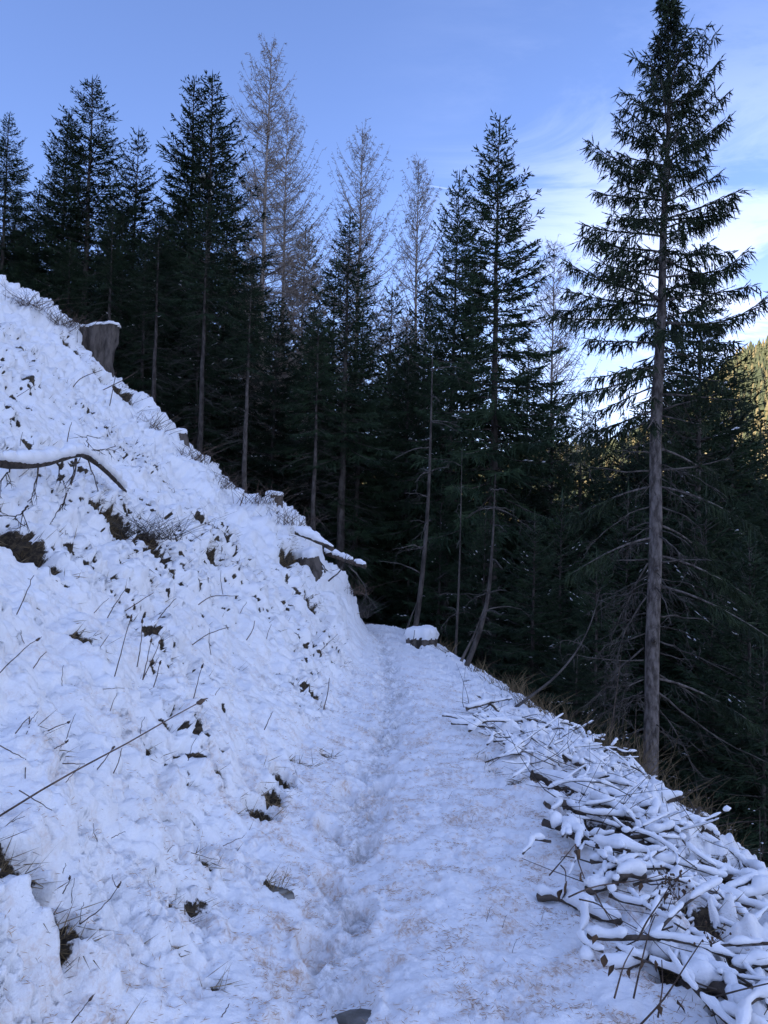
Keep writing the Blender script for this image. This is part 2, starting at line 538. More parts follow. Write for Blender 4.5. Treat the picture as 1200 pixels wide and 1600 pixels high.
# branches heaped on the shoulder: their courses, known here because the snow lies in ridges over them
RIDGES = []
q = np.random.default_rng(99)
while len(RIDGES) < 255:
    y = 1.9 + 6.6 * q.random() ** 1.15
    b = float(xs(np.array([y]))[0])
    x = b + q.uniform(-.90, .70)
    if q.random() < .30 and x < b - .45:
        continue
    L = q.uniform(.28, .95) * (1 if y < 4.5 else .8)
    az = math.radians(q.normal(-40, 65))
    m_s = 11
    s = np.linspace(0, 1, m_s)
    ang = az + q.normal(0, .8) * (s - .5) + np.cumsum(q.normal(0, .30, m_s))      # crooked, as windfall and slash are
    X = x + np.cumsum(np.cos(ang)) * L / m_s - L / 2 * math.cos(az)
    Y = y + np.cumsum(np.sin(ang)) * L / m_s - L / 2 * math.sin(az)
    if X.min() < b - 1.15 or Y.min() < 1.5:
        continue
    r = q.choice([.005, .008, .012, .020], p=[.34, .32, .23, .11])
    RIDGES.append((X, Y, r, L, q.uniform(.022, .055)))


def ridge_field(x, y):
    out = np.zeros(x.shape)
    for X, Y, r, L, hgt in RIDGES:
        wd = .022 + 1.3 * r
        mk = np.nonzero((x > X.min() - .12) & (x < X.max() + .12) & (y > Y.min() - .12) & (y < Y.max() + .12))[0]
        if len(mk) == 0:
            continue
        px, py = x[mk], y[mk]
        d2 = np.full(len(mk), 9.0)
        for k in range(len(X) - 1):
            ex, ey = X[k + 1] - X[k], Y[k + 1] - Y[k]
            t = np.clip(((px - X[k]) * ex + (py - Y[k]) * ey) / (ex * ex + ey * ey + 1e-9), 0, 1)
            d2 = np.minimum(d2, (px - X[k] - t * ex) ** 2 + (py - Y[k] - t * ey) ** 2)
        out[mk] = np.maximum(out[mk], (hgt + r) * np.clip(1 - d2 / (wd * 1.6) ** 2, 0, 1) ** .7)
    return out


def cover(x, y):
    """thickness of snow and tussocks over the ground, and what shows through: depth, bare, litter, trodden"""
    x, y = np.asarray(x, float), np.asarray(y, float)
    a, b = xt(y), xs(y)
    bank = sm(a - x, -0.12, 0.35)
    right = sm(x, b - 0.95, b - 0.25)
    open_ = (1 - bank) * (1 - right)
    w1, w2 = fbm(x / .22, y / .22, 51, 3), fbm(x / .22, y / .22, 54, 3)
    sx, wy = (x + 0.06 * w1) * 1.25, y + 0.06 * w2
    big = fbm(sx / 1.3, wy / 1.1, 11, 3)
    f1 = puffs(sx / 0.30, wy / 0.23, 21)
    f2 = puffs((sx + .4 * wy) / 0.150, wy / 0.110, 22)
    f3 = puffs(sx / 0.072, wy / 0.058, 23)
    f4 = puffs(sx / 0.034, wy / 0.030, 24)
    rugged = sm(fbm(x / 1.5, y / 1.5, 41, 3), -0.18, 0.24)
    near = sm(y, 6.5, 2.5)
    rug = np.clip(rugged * (1 - 0.5 * near) + 0.35 * sm(y, 5, 10), 0, 1.25)
    ledge = np.abs(fbm((x * 1.25 + .35 * y) / 0.75, y / 1.5, 13, 3))
    heap = sm(x + .12 * w1, b - 0.85, b - 0.45) * sm(y + .3 * w2, 1.6, 2.2) * sm(y, 9.5, 7.0)
    D = big * (0.11 * bank + 0.045 * open_ + 0.09 * right) + bank * 0.06 * (sm(ledge, 0, .35) - .6)
    D = D + fbm(x / .5, y / .5, 14, 3) * 0.028 * open_
    far = sm(y, 8, 14)
    D = D + bank * far * 0.20 * fbm(x / .55, y / .6, 15, 4)
    D = D + f1 * (0.065 * bank * (0.4 + 0.7 * rug) + 0.020 * open_ + 0.07 * right)
    D = D + f2 * (0.088 * bank * (0.20 + 0.9 * rug) + 0.018 * open_ + 0.055 * right)
    # hollows where the stems of the tussocks below hold the snow apart
    cu, cv = x + .5 * y, y
    k1 = np.abs(fbm(cu / .19 + .3 * w1, cv / .15, 16, 3)) + .25 * sm(fbm(x / .55, y / .55, 19, 3), .35, -.25)
    k2 = np.abs(fbm(cu / .085 + .4 * w2, cv / .060, 17, 3)) + .35 * sm(fbm(x / .38, y / .38, 20, 3), .40, -.2)
    c1, c2 = sm(k1, .13, .0), sm(k2, .17, .0)
    cal = .30 + .85 * rugged
    D = D - cal * c1 * (.030 * bank + .012 * open_ + .03 * right) - cal * c2 * (.025 * bank + .010 * open_ + .022 * right)
    D = D + fbm(x / .062, y / .05, 25, 3) * cal * (.024 * bank + .006 * open_ + .012 * right)
    D = D + fbm(x / .13, y / .10, 18, 4) * cal * (.021 * bank + .012 * open_ + .02 * right)
    D = D + f3 * (0.046 * bank * (0.5 + 0.6 * rug) + 0.015 * open_ + 0.026 * right)
    D = D + f4 * (0.018 * bank + 0.009 * open_ + 0.010 * right)
    D = D + fbm(x / 0.030, y / 0.030, 61, 2) * (0.0035 + 0.002 * bank)
    D = D - 0.12 * bank - 0.05 * right - 0.02 * open_
    # the gaps between the snow cushions, where the snow has not closed over the grass
    patch = sm(fbm(x / 0.8 + 5, y / 0.8, 71, 4), -0.08, 0.35)
    gap = sm(f2 + .35 * f3, 0.42, 0.16) * sm(f1, 0.75, 0.35)
    bare = gap * (0.25 + .75 * patch) * (0.5 * bank * np.clip(rug, 0, 1) + 0.9 * right)
    bare = bare + bank * (0.35 + .65 * rugged) * (0.45 + .55 * sm(y, 2.5, 6)) * np.maximum(sm(c1, .60, .98) * (.2 + .5 * patch), sm(c2, .45, .95) * sm(patch, .25, .8)) * (1 + .5 * sm(y, 4, 8))
    bare = bare + sm(f1, 0.36, 0.10) * sm(fbm(x / 0.6, y / 0.7, 74, 3), 0.0, 0.35) * (0.35 * bank * np.clip(rug, 0, 1) + 0.9 * right)
    # between the heaped branches the snow has fallen through
    bare = np.maximum(bare, heap * sm(fbm(x / 0.15, y / 0.13, 75, 4) + .35 * fbm(x / .7, y / .7, 76, 2), -0.16, 0.04))
    # small dark openings under the lips of the snow, most of them on the rougher, farther bank
    pr = np.clip((.13 + .34 * patch) * (.22 + .95 * sm(y, 3, 7)) * (.4 + .8 * rugged), 0, .55)
    hu, hv = x + .045 * w1 + .02 * fbm(x / .05, y / .05, 57, 2), y + .045 * w2
    ho = np.maximum(holes((hu + .35 * hv) / .20, hv / .115, 101, pr), holes((hu + .35 * hv) / .090, hv / .055, 103, pr * 1.3))
    ho = np.maximum(ho, holes((hu + .35 * hv) / .047, hv / .030, 105, pr * 1.2))
    bare = np.maximum(bare, ho * np.maximum(bank, .8 * right * (1 - heap)) * sm(far, 1.4, 0))
    bare = np.clip(bare, 0, 1)
    if len(RIDGES):
        rg = ridge_field(x, y)
        bare = bare * (1 - sm(rg, .012, .032))
        D = D + rg * right
    md = heap * sm(fbm(x / .34 + 3, y / .30, 83, 3), -.04, .46) * HEAP_MOUNDS
    bare = bare * (1 - .9 * md)
    D = D + md * (.070 + .02 * f3)
    D = D - 0.06 * bare - 0.01 * heap + heap * .05 * (f2 - .5) + heap * .05 * fbm(x / .2, y / .16, 79, 3)
    for cx, cy, rx, ry, dp in SPOTS:
        e = np.sqrt(((x - cx) / rx) ** 2 + ((y - cy) / ry) ** 2) + 0.35 * fbm(x / (rx * 0.6), y / (ry * 0.6), 77, 3)
        q = sm(e, 1.1, 0.55)
        D = D - dp * q + 0.03 * sm(e, 1.7, 1.2) * (1 - q) * bank
        bare = np.maximum(bare, q)
    # the trodden line
    tx = np.interp(y, *TRACK)
    tr = np.exp(-((x - tx) / 0.15) ** 2) * sm(y, 24, 16)
    D = D - 0.065 * tr
    foot = np.zeros_like(x)
    for fx, fy, fa, fd in FEET:
        mk = (np.abs(y - fy) < 0.3) & (np.abs(x - fx) < 0.3)
        if mk.any():
            u, v = x[mk] - fx, y[mk] - fy
            u, v = u * math.cos(fa) + v * math.sin(fa), -u * math.sin(fa) + v * math.cos(fa)
            e = np.sqrt((u / 0.065) ** 2 + (v / 0.15) ** 2)
            q = sm(e, 1.15, 0.8)
            D[mk] += -fd * q + 0.020 * np.exp(-((e - 1.4) / 0.25) ** 2)
            foot[mk] = np.maximum(foot[mk], q)
    D = D + 0.045 * tr * fbm(x / 0.08, y / 0.06, 81, 3)
    trod = np.clip(0.85 * tr + 0.5 * foot, 0, 1) * sm(fbm(x / 0.3, y / 0.3, 82, 3), -0.5, 0.25)
    lit = np.clip(0.95 * open_ + 0.35 * right * sm(x, b - 0.2, b - 0.8) + 0.42 * bank * sm(a - x, 2.0, 0.2) + 0.12, 0, 1) * (0.55 + 0.45 * sm(y, 9, 4))
    # under the trees over the edge there is next to no snow
    d = x - b
    under = np.maximum(sm(d + 0.5 * fbm(x / 0.5, y / 0.5, 85, 3), 0.35, 1.1), sm(y + 1.3 * fbm(x / 0.9, y / 0.9, 86, 3), 18.6, 20.5))
    bare = np.maximum(bare, under)
    D = D * (1 - 0.6 * under)
    return D, np.clip(bare, 0, 1), lit, trod


def surf(x, y):
    """the point of the covered ground over (x, y)"""
    D = cover(np.atleast_1d(x), np.atleast_1d(y))[0]
    nx, ny, nz = bdir(np.atleast_1d(x).astype(float), np.atleast_1d(y).astype(float))
    return np.stack([x + D * nx, np.atleast_1d(y) + 0 * D, base(x, y) + D * nz], -1)


YR = np.concatenate([np.linspace(-6, 0.7, 40), 0.75 * (24 / 0.75) ** (np.linspace(0, 1, 860)[0:])])


def sheet(name, fx, ncol, kind, label=None):
    t = np.linspace(0, 1, ncol)
    Y = np.repeat(YR[:, None], ncol, 1)
    X = fx(YR[:, None], t[None, :])
    D, bare, lit, trod = cover(X.ravel(), Y.ravel())
    nx, ny, nz = bdir(X.ravel(), Y.ravel())
    V = np.stack([X.ravel() + D * nx, Y.ravel(), base(X.ravel(), Y.ravel()) + D * nz], -1)
    i, j = np.meshgrid(np.arange(len(YR) - 1), np.arange(ncol - 1), indexing='ij')
    a = i * ncol + j
    F = np.stack([a, a + 1, a + ncol + 1, a + ncol], -1).reshape(-1, 4)
    me = mesh_np(name, V, F, M['snowground'], attrs={'bare': bare, 'litter': lit, 'trodden': trod})
    return tag(link(name, me), kind='structure')


def smax(y):
    return 0.62 * np.clip(y, 1.2, 40) + 1.6


sheet('snowy_bank', lambda y, t: xt(y) - smax(y) * (1 - t), 420, 'structure')
sheet('footpath', lambda y, t: xt(y) + (xs(y) - 0.55 - xt(y)) * t, 150, 'structure')
sheet('path_shoulder', lambda y, t: xs(y) - 0.55 + (2.6 + 0.06 * np.clip(y, 0, 40)) * t ** 1.25, 230, 'structure')


def coarse(name, xsv, ysv, fz, mat, keep=None):
    X, Y = np.meshgrid(np.asarray(xsv, float), np.asarray(ysv, float))
    V = np.stack([X.ravel(), Y.ravel(), fz(X.ravel(), Y.ravel())], -1)
    n = len(xsv)
    i, j = np.meshgrid(np.arange(len(ysv) - 1), np.arange(n - 1), indexing='ij')
    a = i * n + j
    F = np.stack([a, a + 1, a + n + 1, a + n], -1).reshape(-1, 4)
    if keep is not None:
        F = F[keep(V[F].mean(1))]
    return tag(link(name, mesh_np(name, V, F, mat)), kind='structure')


def geo(a, b, n, p=2.0):
    return a + (b - a) * np.linspace(0, 1, n) ** p


# forest floor beyond and below the open ground, a little under its rim
def floor_z(x, y):
    fine = (y < 23.5) & (y > -5.8) & (x > xt(y) - smax(y) + 0.15) & (x < xs(y) + 1.9 + 0.06 * np.clip(y, 0, 40))
    return base(x, y) - 0.04 - 0.35 * fine + 0.10 * fbm(x / 1.2, y / 1.2, 90, 3)


coarse('forest_floor', np.linspace(-45, 75, 260), np.linspace(-30, 110, 300), floor_z, M['soil'])


# the mountainside that the path contours, rising to the left and behind: it keeps the low sun off the path
def mountain_z(x, y):
    return base(x, y) - 0.25 + 2.5 * fbm(x / 40, y / 40, 93, 4) * sm(-x, 50, 110)


coarse('mountainside', -45 - geo(0, 330, 60, 1.5)[::-1], np.linspace(-420, 110, 90), mountain_z, M['snow'])
coarse('mountainside', np.linspace(-45, 75, 50), np.linspace(-420, -30, 70), lambda x, y: base(x, y) - 0.1, M['snow'])

# valley and the sunlit hillside across it
RIDGE = (np.array([-900, -500, -150, 0, 60, 115, 150, 185, 215, 300, 420, 700, 1200]),
         np.array([30, 40, 44, 44, 42, 46, 66, 94, 110, 155, 210, 260, 240.0]))


def far_z(x, y):
    r = np.interp(x * 420 / np.clip(y, 300, 520), *RIDGE)
    t = sm(y, 150, 420)
    return -34 + (r + 34) * t - 60 * sm(y, 430, 620) + 6 * fbm(x / 60, y / 60, 95, 5) * t + 3 * fbm(x / 17, y / 17, 96, 4) * t


coarse('valley_floor', np.linspace(-3000, 3000, 40), np.linspace(-1500, 4500, 40), lambda x, y: -40 + 0 * x, M['soil'])
coarse('far_hillside', np.linspace(-700, 900, 220), np.linspace(105, 620, 110), far_z, M['farland'])

# ------------------------------------------------------------------ far wood on the sunlit hillside
def tint_mat(name, a, b):
    return simple(name, a, b, 0.06, 0.9, 3, 0.3, 0.2, coord='Object')


FW = [tint_mat('far_spruce_green', (0.07, 0.085, 0.045), (0.12, 0.125, 0.06)),  # far tones paled and drawn together to stand in for haze
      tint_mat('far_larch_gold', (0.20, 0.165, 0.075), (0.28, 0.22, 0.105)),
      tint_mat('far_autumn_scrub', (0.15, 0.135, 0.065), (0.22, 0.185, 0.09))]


def far_wood():
    q = np.random.default_rng(5)
    mb = MB()
    n = 16000
    u = np.where(q.random(n) < 0.5, q.uniform(-0.1, 0.62, n), q.uniform(0.2, 0.56, n))
    YY = 170 + 260 * q.random(n) ** 0.7
    XX = u * YY
    ok = fbm(XX / 45, YY / 45, 97, 3) + q.uniform(-.3, .3, n) > -0.12
    XX, YY = XX[ok][:7500], YY[ok][:7500]
    ZZ = far_z(XX, YY)
    for x, y, z in zip(XX, YY, ZZ):
        h = q.uniform(4.5, 10) * (0.75 if q.random() < .3 else 1)
        m = q.choice(3, p=[.58, .18, .24])
        if m == 2:
            h *= 0.55
        sides, lay = 6, 4
        rb = h * q.uniform(.16, .24) * (1.5 if m == 2 else 1)
        V, F = [], []
        for k in range(lay):                              # a stack of ragged skirts
            z0, z1 = h * (0.08 + 0.2 * k), h * min(1.0, 0.08 + 0.2 * k + 0.40)
            r = rb * (1 - k / lay) ** 0.8 + 0.1
            a = np.arange(sides) / sides * 6.283 + q.uniform(0, 6)
            rr = r * q.uniform(.65, 1.25, sides)
            b = len(V)
            V += [(x + rr[i] * math.cos(a[i]), y + rr[i] * math.sin(a[i]), z + z0 + q.uniform(-.05, .05) * h) for i in range(sides)]
            V.append((x + q.uniform(-.1, .1), y, z + z1))
            F += [(b + i, b + (i + 1) % sides, b + sides) for i in range(sides)]
        mb.add(V, F, int(m))
    tag(link('far_wood', mb.mesh('far_wood', FW, smooth=False)), kind='stuff')


far_wood()


# ------------------------------------------------------------------ trees
def spruce_mesh(seed, H=15.0, base_h=0.35, R=2.1, dens=1.0, dead=True, bladew=0.0135, slim=1.0, gap=0.0):
    """trunk, crown, dead_twigs, snow of one spruce of height H, standing on the origin"""
    q = np.random.default_rng(seed)
    tk, cr, dd, sn = MB(), MB(), MB(), MB()
    n = 14
    zs = np.linspace(-0.6, H, n)
    wob = np.cumsum(q.normal(0, 0.018, (n, 2)), 0)
    wob -= wob[:1]
    lean = lambda z: np.stack([np.interp(z, zs, wob[:, 0]), np.interp(z, zs, wob[:, 1])], -1)
    r0 = 0.0088 * H * slim + 0.015
    rad = r0 * np.clip(1 - (zs / H).clip(0), 0.03, 1) ** 0.85
    rad[0] *= 1.35
    add_tube(tk, np.column_stack([wob, zs]), rad, 8)
    zb = base_h * H
    h = zb
    while h < H - 0.12:
        f = (h - zb) / (H - zb)
        prof = (1 - f) ** 0.82 * (0.72 + 0.28 * min(1, f / 0.12)) * R + 0.10
        nb = q.integers(4, 7) if f < 0.85 else q.integers(3, 5)
        a0 = q.uniform(0, 6.28)
        for b in range(nb):
            az = a0 + b * 6.283 / nb + q.normal(0, 0.22)
            L = prof * q.uniform(0.62, 1.14)
            if gap and q.random() < gap:
                L *= 0.45
            hh = h + q.normal(0, 0.07)
            e0 = np.interp(f, [0, .35, .7, 1], [-0.30, -0.02, 0.40, 0.80]) + q.normal(0, 0.08)
            t = np.linspace(0, 1, 7)
            dz = L * (e0 * t - 0.28 * t ** 2 * (1 - f) + 0.26 * t ** 3)
            dirv = np.array([math.cos(az), math.sin(az)])
            c = lean(np.array([hh]))[0]
            P = np.column_stack([c[0] + dirv[0] * L * t, c[1] + dirv[1] * L * t, hh + dz])
            side = np.array([-dirv[1], dirv[0], 0])
            add_tube(cr, P, np.linspace(0.018, 0.004, 7) * (0.5 + L / 2.2), 3, 1, cap=False)
            m = max(5, int(L / 0.048 * dens))
            tt = np.sort(q.uniform(0.12, 1.0, m))
            Q = np.stack([np.interp(tt, t, P[:, k]) for k in range(3)], -1)
            tan = np.stack([np.interp(tt, t, np.gradient(P[:, k])) for k in range(3)], -1)
            tan /= np.linalg.norm(tan, axis=1)[:, None]
            sg = np.where(np.arange(m) % 2 == 0, 1, -1)
            ll = (0.36 * L * (1 - tt) ** 0.75 + 0.15) * q.uniform(0.6, 1.2, m)
            D = tan * q.uniform(0.45, 0.9, m)[:, None] + side * (sg * q.uniform(0.5, 1.0, m))[:, None]
            D[:, 2] += q.uniform(-0.55, 0.10, m) * (1 - 0.7 * f)
            V, F = blades(Q, D, ll, bladew * q.uniform(.8, 1.4, m), q)
            cr.add(V, F, 0)
            # side shoots, hanging a little
            k2 = 3
            Dn = D / np.linalg.norm(D, axis=1)[:, None]
            for s in range(k2):
                u = q.uniform(0.25, 0.8, m)
                Q2 = Q + Dn * (ll * u)[:, None]
                D2 = Dn * 0.7 + q.normal(0, 0.45, (m, 3))
                D2[:, 2] -= 0.35 * (1 - f)
                V, F = blades(Q2, D2, ll * q.uniform(.35, .6, m), bladew * 0.9, q)
                cr.add(V, F, 0)
            V, F = blades(P[-1:], (P[-1] - P[-2])[None], 0.16, bladew, q)
            cr.add(V, F, 0)
            if f < 0.75 and q.random() < 0.16:           # a pat of snow caught on the spray
                for s in range(q.integers(2, 6)):
                    tq = q.uniform(0.45, 0.98)
                    p = np.array([np.interp(tq, t, P[:, k]) for k in range(3)]) + side * q.normal(0, .1 * L) + [0, 0, .03]
                    a, bq, cq = q.uniform(.035, .10), q.uniform(.02, .055), q.uniform(.012, .025)
                    dv = np.array([dirv[0], dirv[1], (P[-1, 2] - P[-3, 2]) / (L * 2 / 6)]); dv /= np.linalg.norm(dv)
                    up = np.cross(dv, side)
                    ring = [p + dv * a, p + side * bq, p - dv * a, p - side * bq]
                    sn.add(ring + [p + np.abs(up) * cq * 1.4, p - np.array([0, 0, cq * .5])],
                           [(0, 1, 4), (1, 2, 4), (2, 3, 4), (3, 0, 4), (1, 0, 5), (2, 1, 5), (3, 2, 5), (0, 3, 5)])
        h += q.uniform(0.20, 0.36) * (1.25 - 0.45 * f)
    V, F = blades(np.array([[wob[-1, 0], wob[-1, 1], H - .5]]), np.array([[0, 0, 1.0]]), .75, .03, q)
    cr.add(V, F, 0)
    if dead:
        h = 0.8
        while h < zb + 0.15 * H:
            az, L = q.uniform(0, 6.28), q.uniform(0.5, 1.7)
            t = np.linspace(0, 1, 5)
            P = np.column_stack([math.cos(az) * L * t, math.sin(az) * L * t, h + L * (q.uniform(-.25, .1) * t - 0.35 * t ** 2)])
            add_tube(dd, P, np.linspace(.012, .003, 5), 3, 0, cap=False)
            m = q.integers(5, 11)
            tt = q.uniform(.3, 1, m)
            Q = np.stack([np.interp(tt, t, P[:, k]) for k in range(3)], -1)
            V, F = blades(Q, np.column_stack([q.normal(0, 1, (m, 2)) + P[-1, :2], q.uniform(-1.2, .2, m)]), q.uniform(.15, .55, m), .006, q, cross=False)
            dd.add(V, F)
            h += q.uniform(0.05, 0.16)
    return dict(trunk=tk.mesh('trunk', M['bark']), crown=cr.mesh('crown', [M['needle'], M['bark']], smooth=False),
                dead=dd.mesh('dead_twigs', M['deadwood'], smooth=False) if dead else None,
                snow=sn.mesh('snow', M['snow']) if sn.n else None, H=H)


def larch_mesh(seed, H=18.0, R=1.9, base_h=0.28):
    q = np.random.default_rng(seed)
    tk, cr = MB(), MB()
    n = 14
    zs = np.linspace(-0.6, H, n)
    wob = np.cumsum(q.normal(0, 0.02, (n, 2)), 0); wob -= wob[:1]
    add_tube(tk, np.column_stack([wob, zs]), (0.0085 * H) * np.clip(1 - (zs / H).clip(0), .03, 1) ** 0.9, 8)
    h = base_h * H
    while h < H - 0.1:
        f = (h / H - base_h) / (1 - base_h)
        prof = R * (1 - f) ** 0.7 * (0.55 + .45 * min(1, f / .25)) + .10
        for b in range(q.integers(2, 4)):
            az, L = q.uniform(0, 6.28), prof * q.uniform(.55, 1.12)
            t = np.linspace(0, 1, 7)
            e0 = np.interp(f, [0, .5, 1], [-.05, .15, .9]) + q.normal(0, .1)
            c = [np.interp(h, zs, wob[:, 0]), np.interp(h, zs, wob[:, 1])]
            dirv = np.array([math.cos(az), math.sin(az)])
            P = np.column_stack([c[0] + dirv[0] * L * t, c[1] + dirv[1] * L * t, h + L * (e0 * t - .35 * t ** 2 * (1 - f) + .55 * t ** 3)])
            add_tube(cr, P, np.linspace(.014, .003, 7) * (.5 + L / 2), 3, 0, cap=False)
            side = np.array([-dirv[1], dirv[0], 0])
            m = int(L / 0.07) + 3
            tt = q.uniform(.15, 1, m)
            Q = np.stack([np.interp(tt, t, P[:, k]) for k in range(3)], -1)
            tan = np.append(dirv, .35)
            D = tan * q.uniform(.4, 1, m)[:, None] + side * q.normal(0, .8, m)[:, None]
            D[:, 2] += q.uniform(-.9, .5, m)
            ll = (.22 * L * (1 - tt) + .10) * q.uniform(.5, 1.5, m)
            V, F = blades(Q, D, ll, .0056, q, mid=.3)
            cr.add(V, F)
            Dn = D / np.linalg.norm(D, axis=1)[:, None]
            for s in range(3):
                V, F = blades(Q + Dn * (ll * q.uniform(.2, .8, m))[:, None], Dn * .6 + q.normal(0, .6, (m, 3)), ll * q.uniform(.3, .7, m), .0050, q, mid=.3)
                cr.add(V, F)
        h += q.uniform(.06, .13)
    return dict(trunk=tk.mesh('trunk', M['larch']), crown=cr.mesh('crown', M['larch'], smooth=False), dead=None, snow=None, H=H)


SPR = [spruce_mesh(101, 15, .30, 2.6), spruce_mesh(102, 15, .40, 2.3, gap=.12), spruce_mesh(103, 15, .20, 2.8, dens=1.1),
       spruce_mesh(104, 15, .34, 2.4, gap=.08, dens=1.15), spruce_mesh(105, 15, .46, 2.5, gap=.1),
       spruce_mesh(107, 15, .62, 1.9, gap=.1),
       spruce_mesh(106, 8, .06, 2.0, dens=1.1, dead=False, bladew=.0135)]
LAR = [larch_mesh(201, R=2.8), larch_mesh(202, R=3.1), larch_mesh(203, R=2.5)]


def plant_tree(kind, var, px, py, y, label, group=None, rz=None, wide=1.0, snow=True, base_px=None, dead=True):
    """a tree at depth y whose top shows at (px, py); it stands on the ground there"""
    top = at(px, py, y)
    bx = top[0] if base_px is None else base_px
    g = float(base(np.array([bx]), np.array([y]))[0])
    src = var
    H = top[2] - g
    s = H / src['H']
    q = random.Random(int(px * 7 + py * 13 + y * 3))
    ws = s ** 0.7 * wide
    o = thing(kind, label, 'tree', (bx, y, g), q.uniform(0, 6.28) if rz is None else rz, (ws, ws, s), group)
    if src['snow'] is None:
        tk = link('trunk', src['trunk'], o)
    else:
        tk = link('trunk', src['trunk'], o)
    link('crown', src['crown'], o)
    if src['dead'] is not None and dead:
        tag(link('dead_twigs', src['dead'], o), kind='stuff')
    if snow and src['snow'] is not None:
        tag(link('snow', src['snow'], o), kind='stuff')
    return o


S, Lc = 'spruce_tree', 'larch_tree'
# the trees one can tell apart, left to right
plant_tree(S, SPR[0], 12, 180, 29, 'dark narrow spruce at the far left behind the top of the snowy bank')
plant_tree(S, SPR[3], 100, 178, 33, 'thin-topped spruce just left of the broad spruce above the large stump', snow=True)
plant_tree(S, SPR[2], 150, 126, 30, 'broad tall spruce standing above the large snow-topped stump', wide=1.25)
plant_tree(S, SPR[0], 215, 208, 33, 'smaller spruce between the broad spruce and the twin-topped pair')
plant_tree(S, SPR[1], 304, 132, 31, 'left and slightly lower spruce of the close twin-topped pair', wide=1.15)
plant_tree(S, SPR[0], 337, 122, 30, 'right spruce of the close twin-topped pair, next to the tallest larch', wide=1.2)
plant_tree(Lc, LAR[0], 422, 68, 33, 'tallest bare larch, straw-coloured, right beside the twin-topped spruces', wide=1.1)
plant_tree(Lc, LAR[1], 452, 172, 35, 'bare larch right behind and below the tallest larch')
plant_tree(Lc, LAR[1], 568, 203, 34, 'bare larch with a rounded crown rising behind the mid-path spruce')
plant_tree(Lc, LAR[2], 652, 252, 36, 'slim bare larch between the mid-path spruce and the right-hand spruces')
plant_tree(Lc, LAR[0], 866, 380, 36, 'small bare larch seen between the tall spruce and the big near spruce', wide=1.0)
plant_tree(S, SPR[1], 563, 338, 23, 'spruce with a long bare trunk above the end of the path', base_px=-1.25, wide=1.15)
plant_tree(S, SPR[3], 710, 278, 25, 'slender spruce just left of the tall spruce right of the path', wide=.85)
plant_tree(S, SPR[3], 785, 198, 22, 'tall open-branched spruce standing alone right of the path', wide=1.1)
plant_tree(S, SPR[0], 1090, 448, 19, 'spruce directly behind the big near spruce', wide=1.25)
plant_tree(S, SPR[2], 1140, 585, 23, 'bushy spruce at the right, before the sunlit hillside', wide=1.5)
plant_tree(S, SPR[2], 1212, 660, 15, 'spruce cut off by the right edge of the view', wide=.9)
for px, py, y, wh in ((176, 330, 24, 'right of the large grey stump'), (248, 345, 22.5, 'between the large grey stump and the twin-topped spruces'), (323, 320, 22, 'in front of the twin-topped spruces'),
                      (394, 430, 21, 'below the tallest larch'), (498, 500, 22, 'left of the long-trunked spruce above the path end')):
    plant_tree(S, SPR[5], px, py, y, 'slim spruce with a tall bare trunk ' + wh, 'slim bare-trunked spruces behind the crest of the bank', snow=False)
# the wood behind: nothing tells these apart
GW = 'dark spruces filling the wood behind'
LW = 'dark spruce among the packed shaded trunks of the wood'
q_ = random.Random(11)
fill = [(60, 292, 36), (250, 325, 36), (355, 300, 37), (395, 395, 34), (470, 360, 38), (520, 410, 37), (610, 455, 34), (665, 440, 32), (742, 410, 33),
        (828, 545, 31), (870, 610, 27), (905, 640, 22), (1060, 520, 26), (1165, 640, 29), (930, 655, 30), (490, 480, 29), (430, 470, 28), (25, 300, 34), (190, 330, 36), (280, 300, 38), (125, 320, 37), (40, 340, 36), (300, 330, 38), (225, 360, 34), (370, 390, 38), (160, 380, 38), (85, 360, 35), (1100, 600, 27), (1065, 600, 30), (1130, 640, 28), (1180, 700, 24), (1095, 680, 22), (1010, 640, 26), (975, 670, 28)]
for i in range(64):
    y = q_.uniform(24, 52)
    px = q_.uniform(-120, 1180)
    if px < 330:
        py = q_.uniform(330, 460)
    elif px < 820:
        py = q_.uniform(470, 690)
    else:
        py = q_.uniform(655, 780)
    fill.append((px, py, y))
for i, (px, py, y) in enumerate(fill):
    plant_tree(S, SPR[[0, 2, 1, 4, 3, 2][i % 6]], px, py, y, LW, GW, snow=i % 2 == 0, dead=i % 3 != 2)
# young bushy spruces down the slope right of the path
YW = ['right behind the bowed sapling', 'between the bowed sapling and the long leaning pole', 'behind the tip of the long leaning pole', 'lowest right of the big spruce trunk, near the right edge', 'at the right edge beside the low live boughs', 'right behind the low right boughs of the big spruce',
      'just left of the lower trunk of the big spruce', 'left of the big spruce at the height of its lowest live boughs', 'directly behind the bare trunk of the big spruce', 'right of the straight thin sapling', 'smallest, at the right edge below the other young spruces', 'below the long leaning pole',
      'behind the slim curved sapling', 'in the dark gap where the path enters the wood', 'left of the dark gap where the path enters the wood']
GY = 'young spruces on the slope below the path'
for i, (px, py, y) in enumerate([(760, 800, 19), (835, 800, 16.5), (880, 770, 18), (1110, 900, 14), (1170, 830, 13), (1100, 760, 17), (930, 860, 15), (985, 760, 18), (1050, 700, 20), (690, 760, 22),
                                 (1190, 1010, 12), (905, 985, 13.5), (640, 790, 25), (590, 800, 26.5), (560, 760, 28)]):
    plant_tree('young_spruce', SPR[6], px, py, y, 'young bushy spruce ' + YW[i], GY)

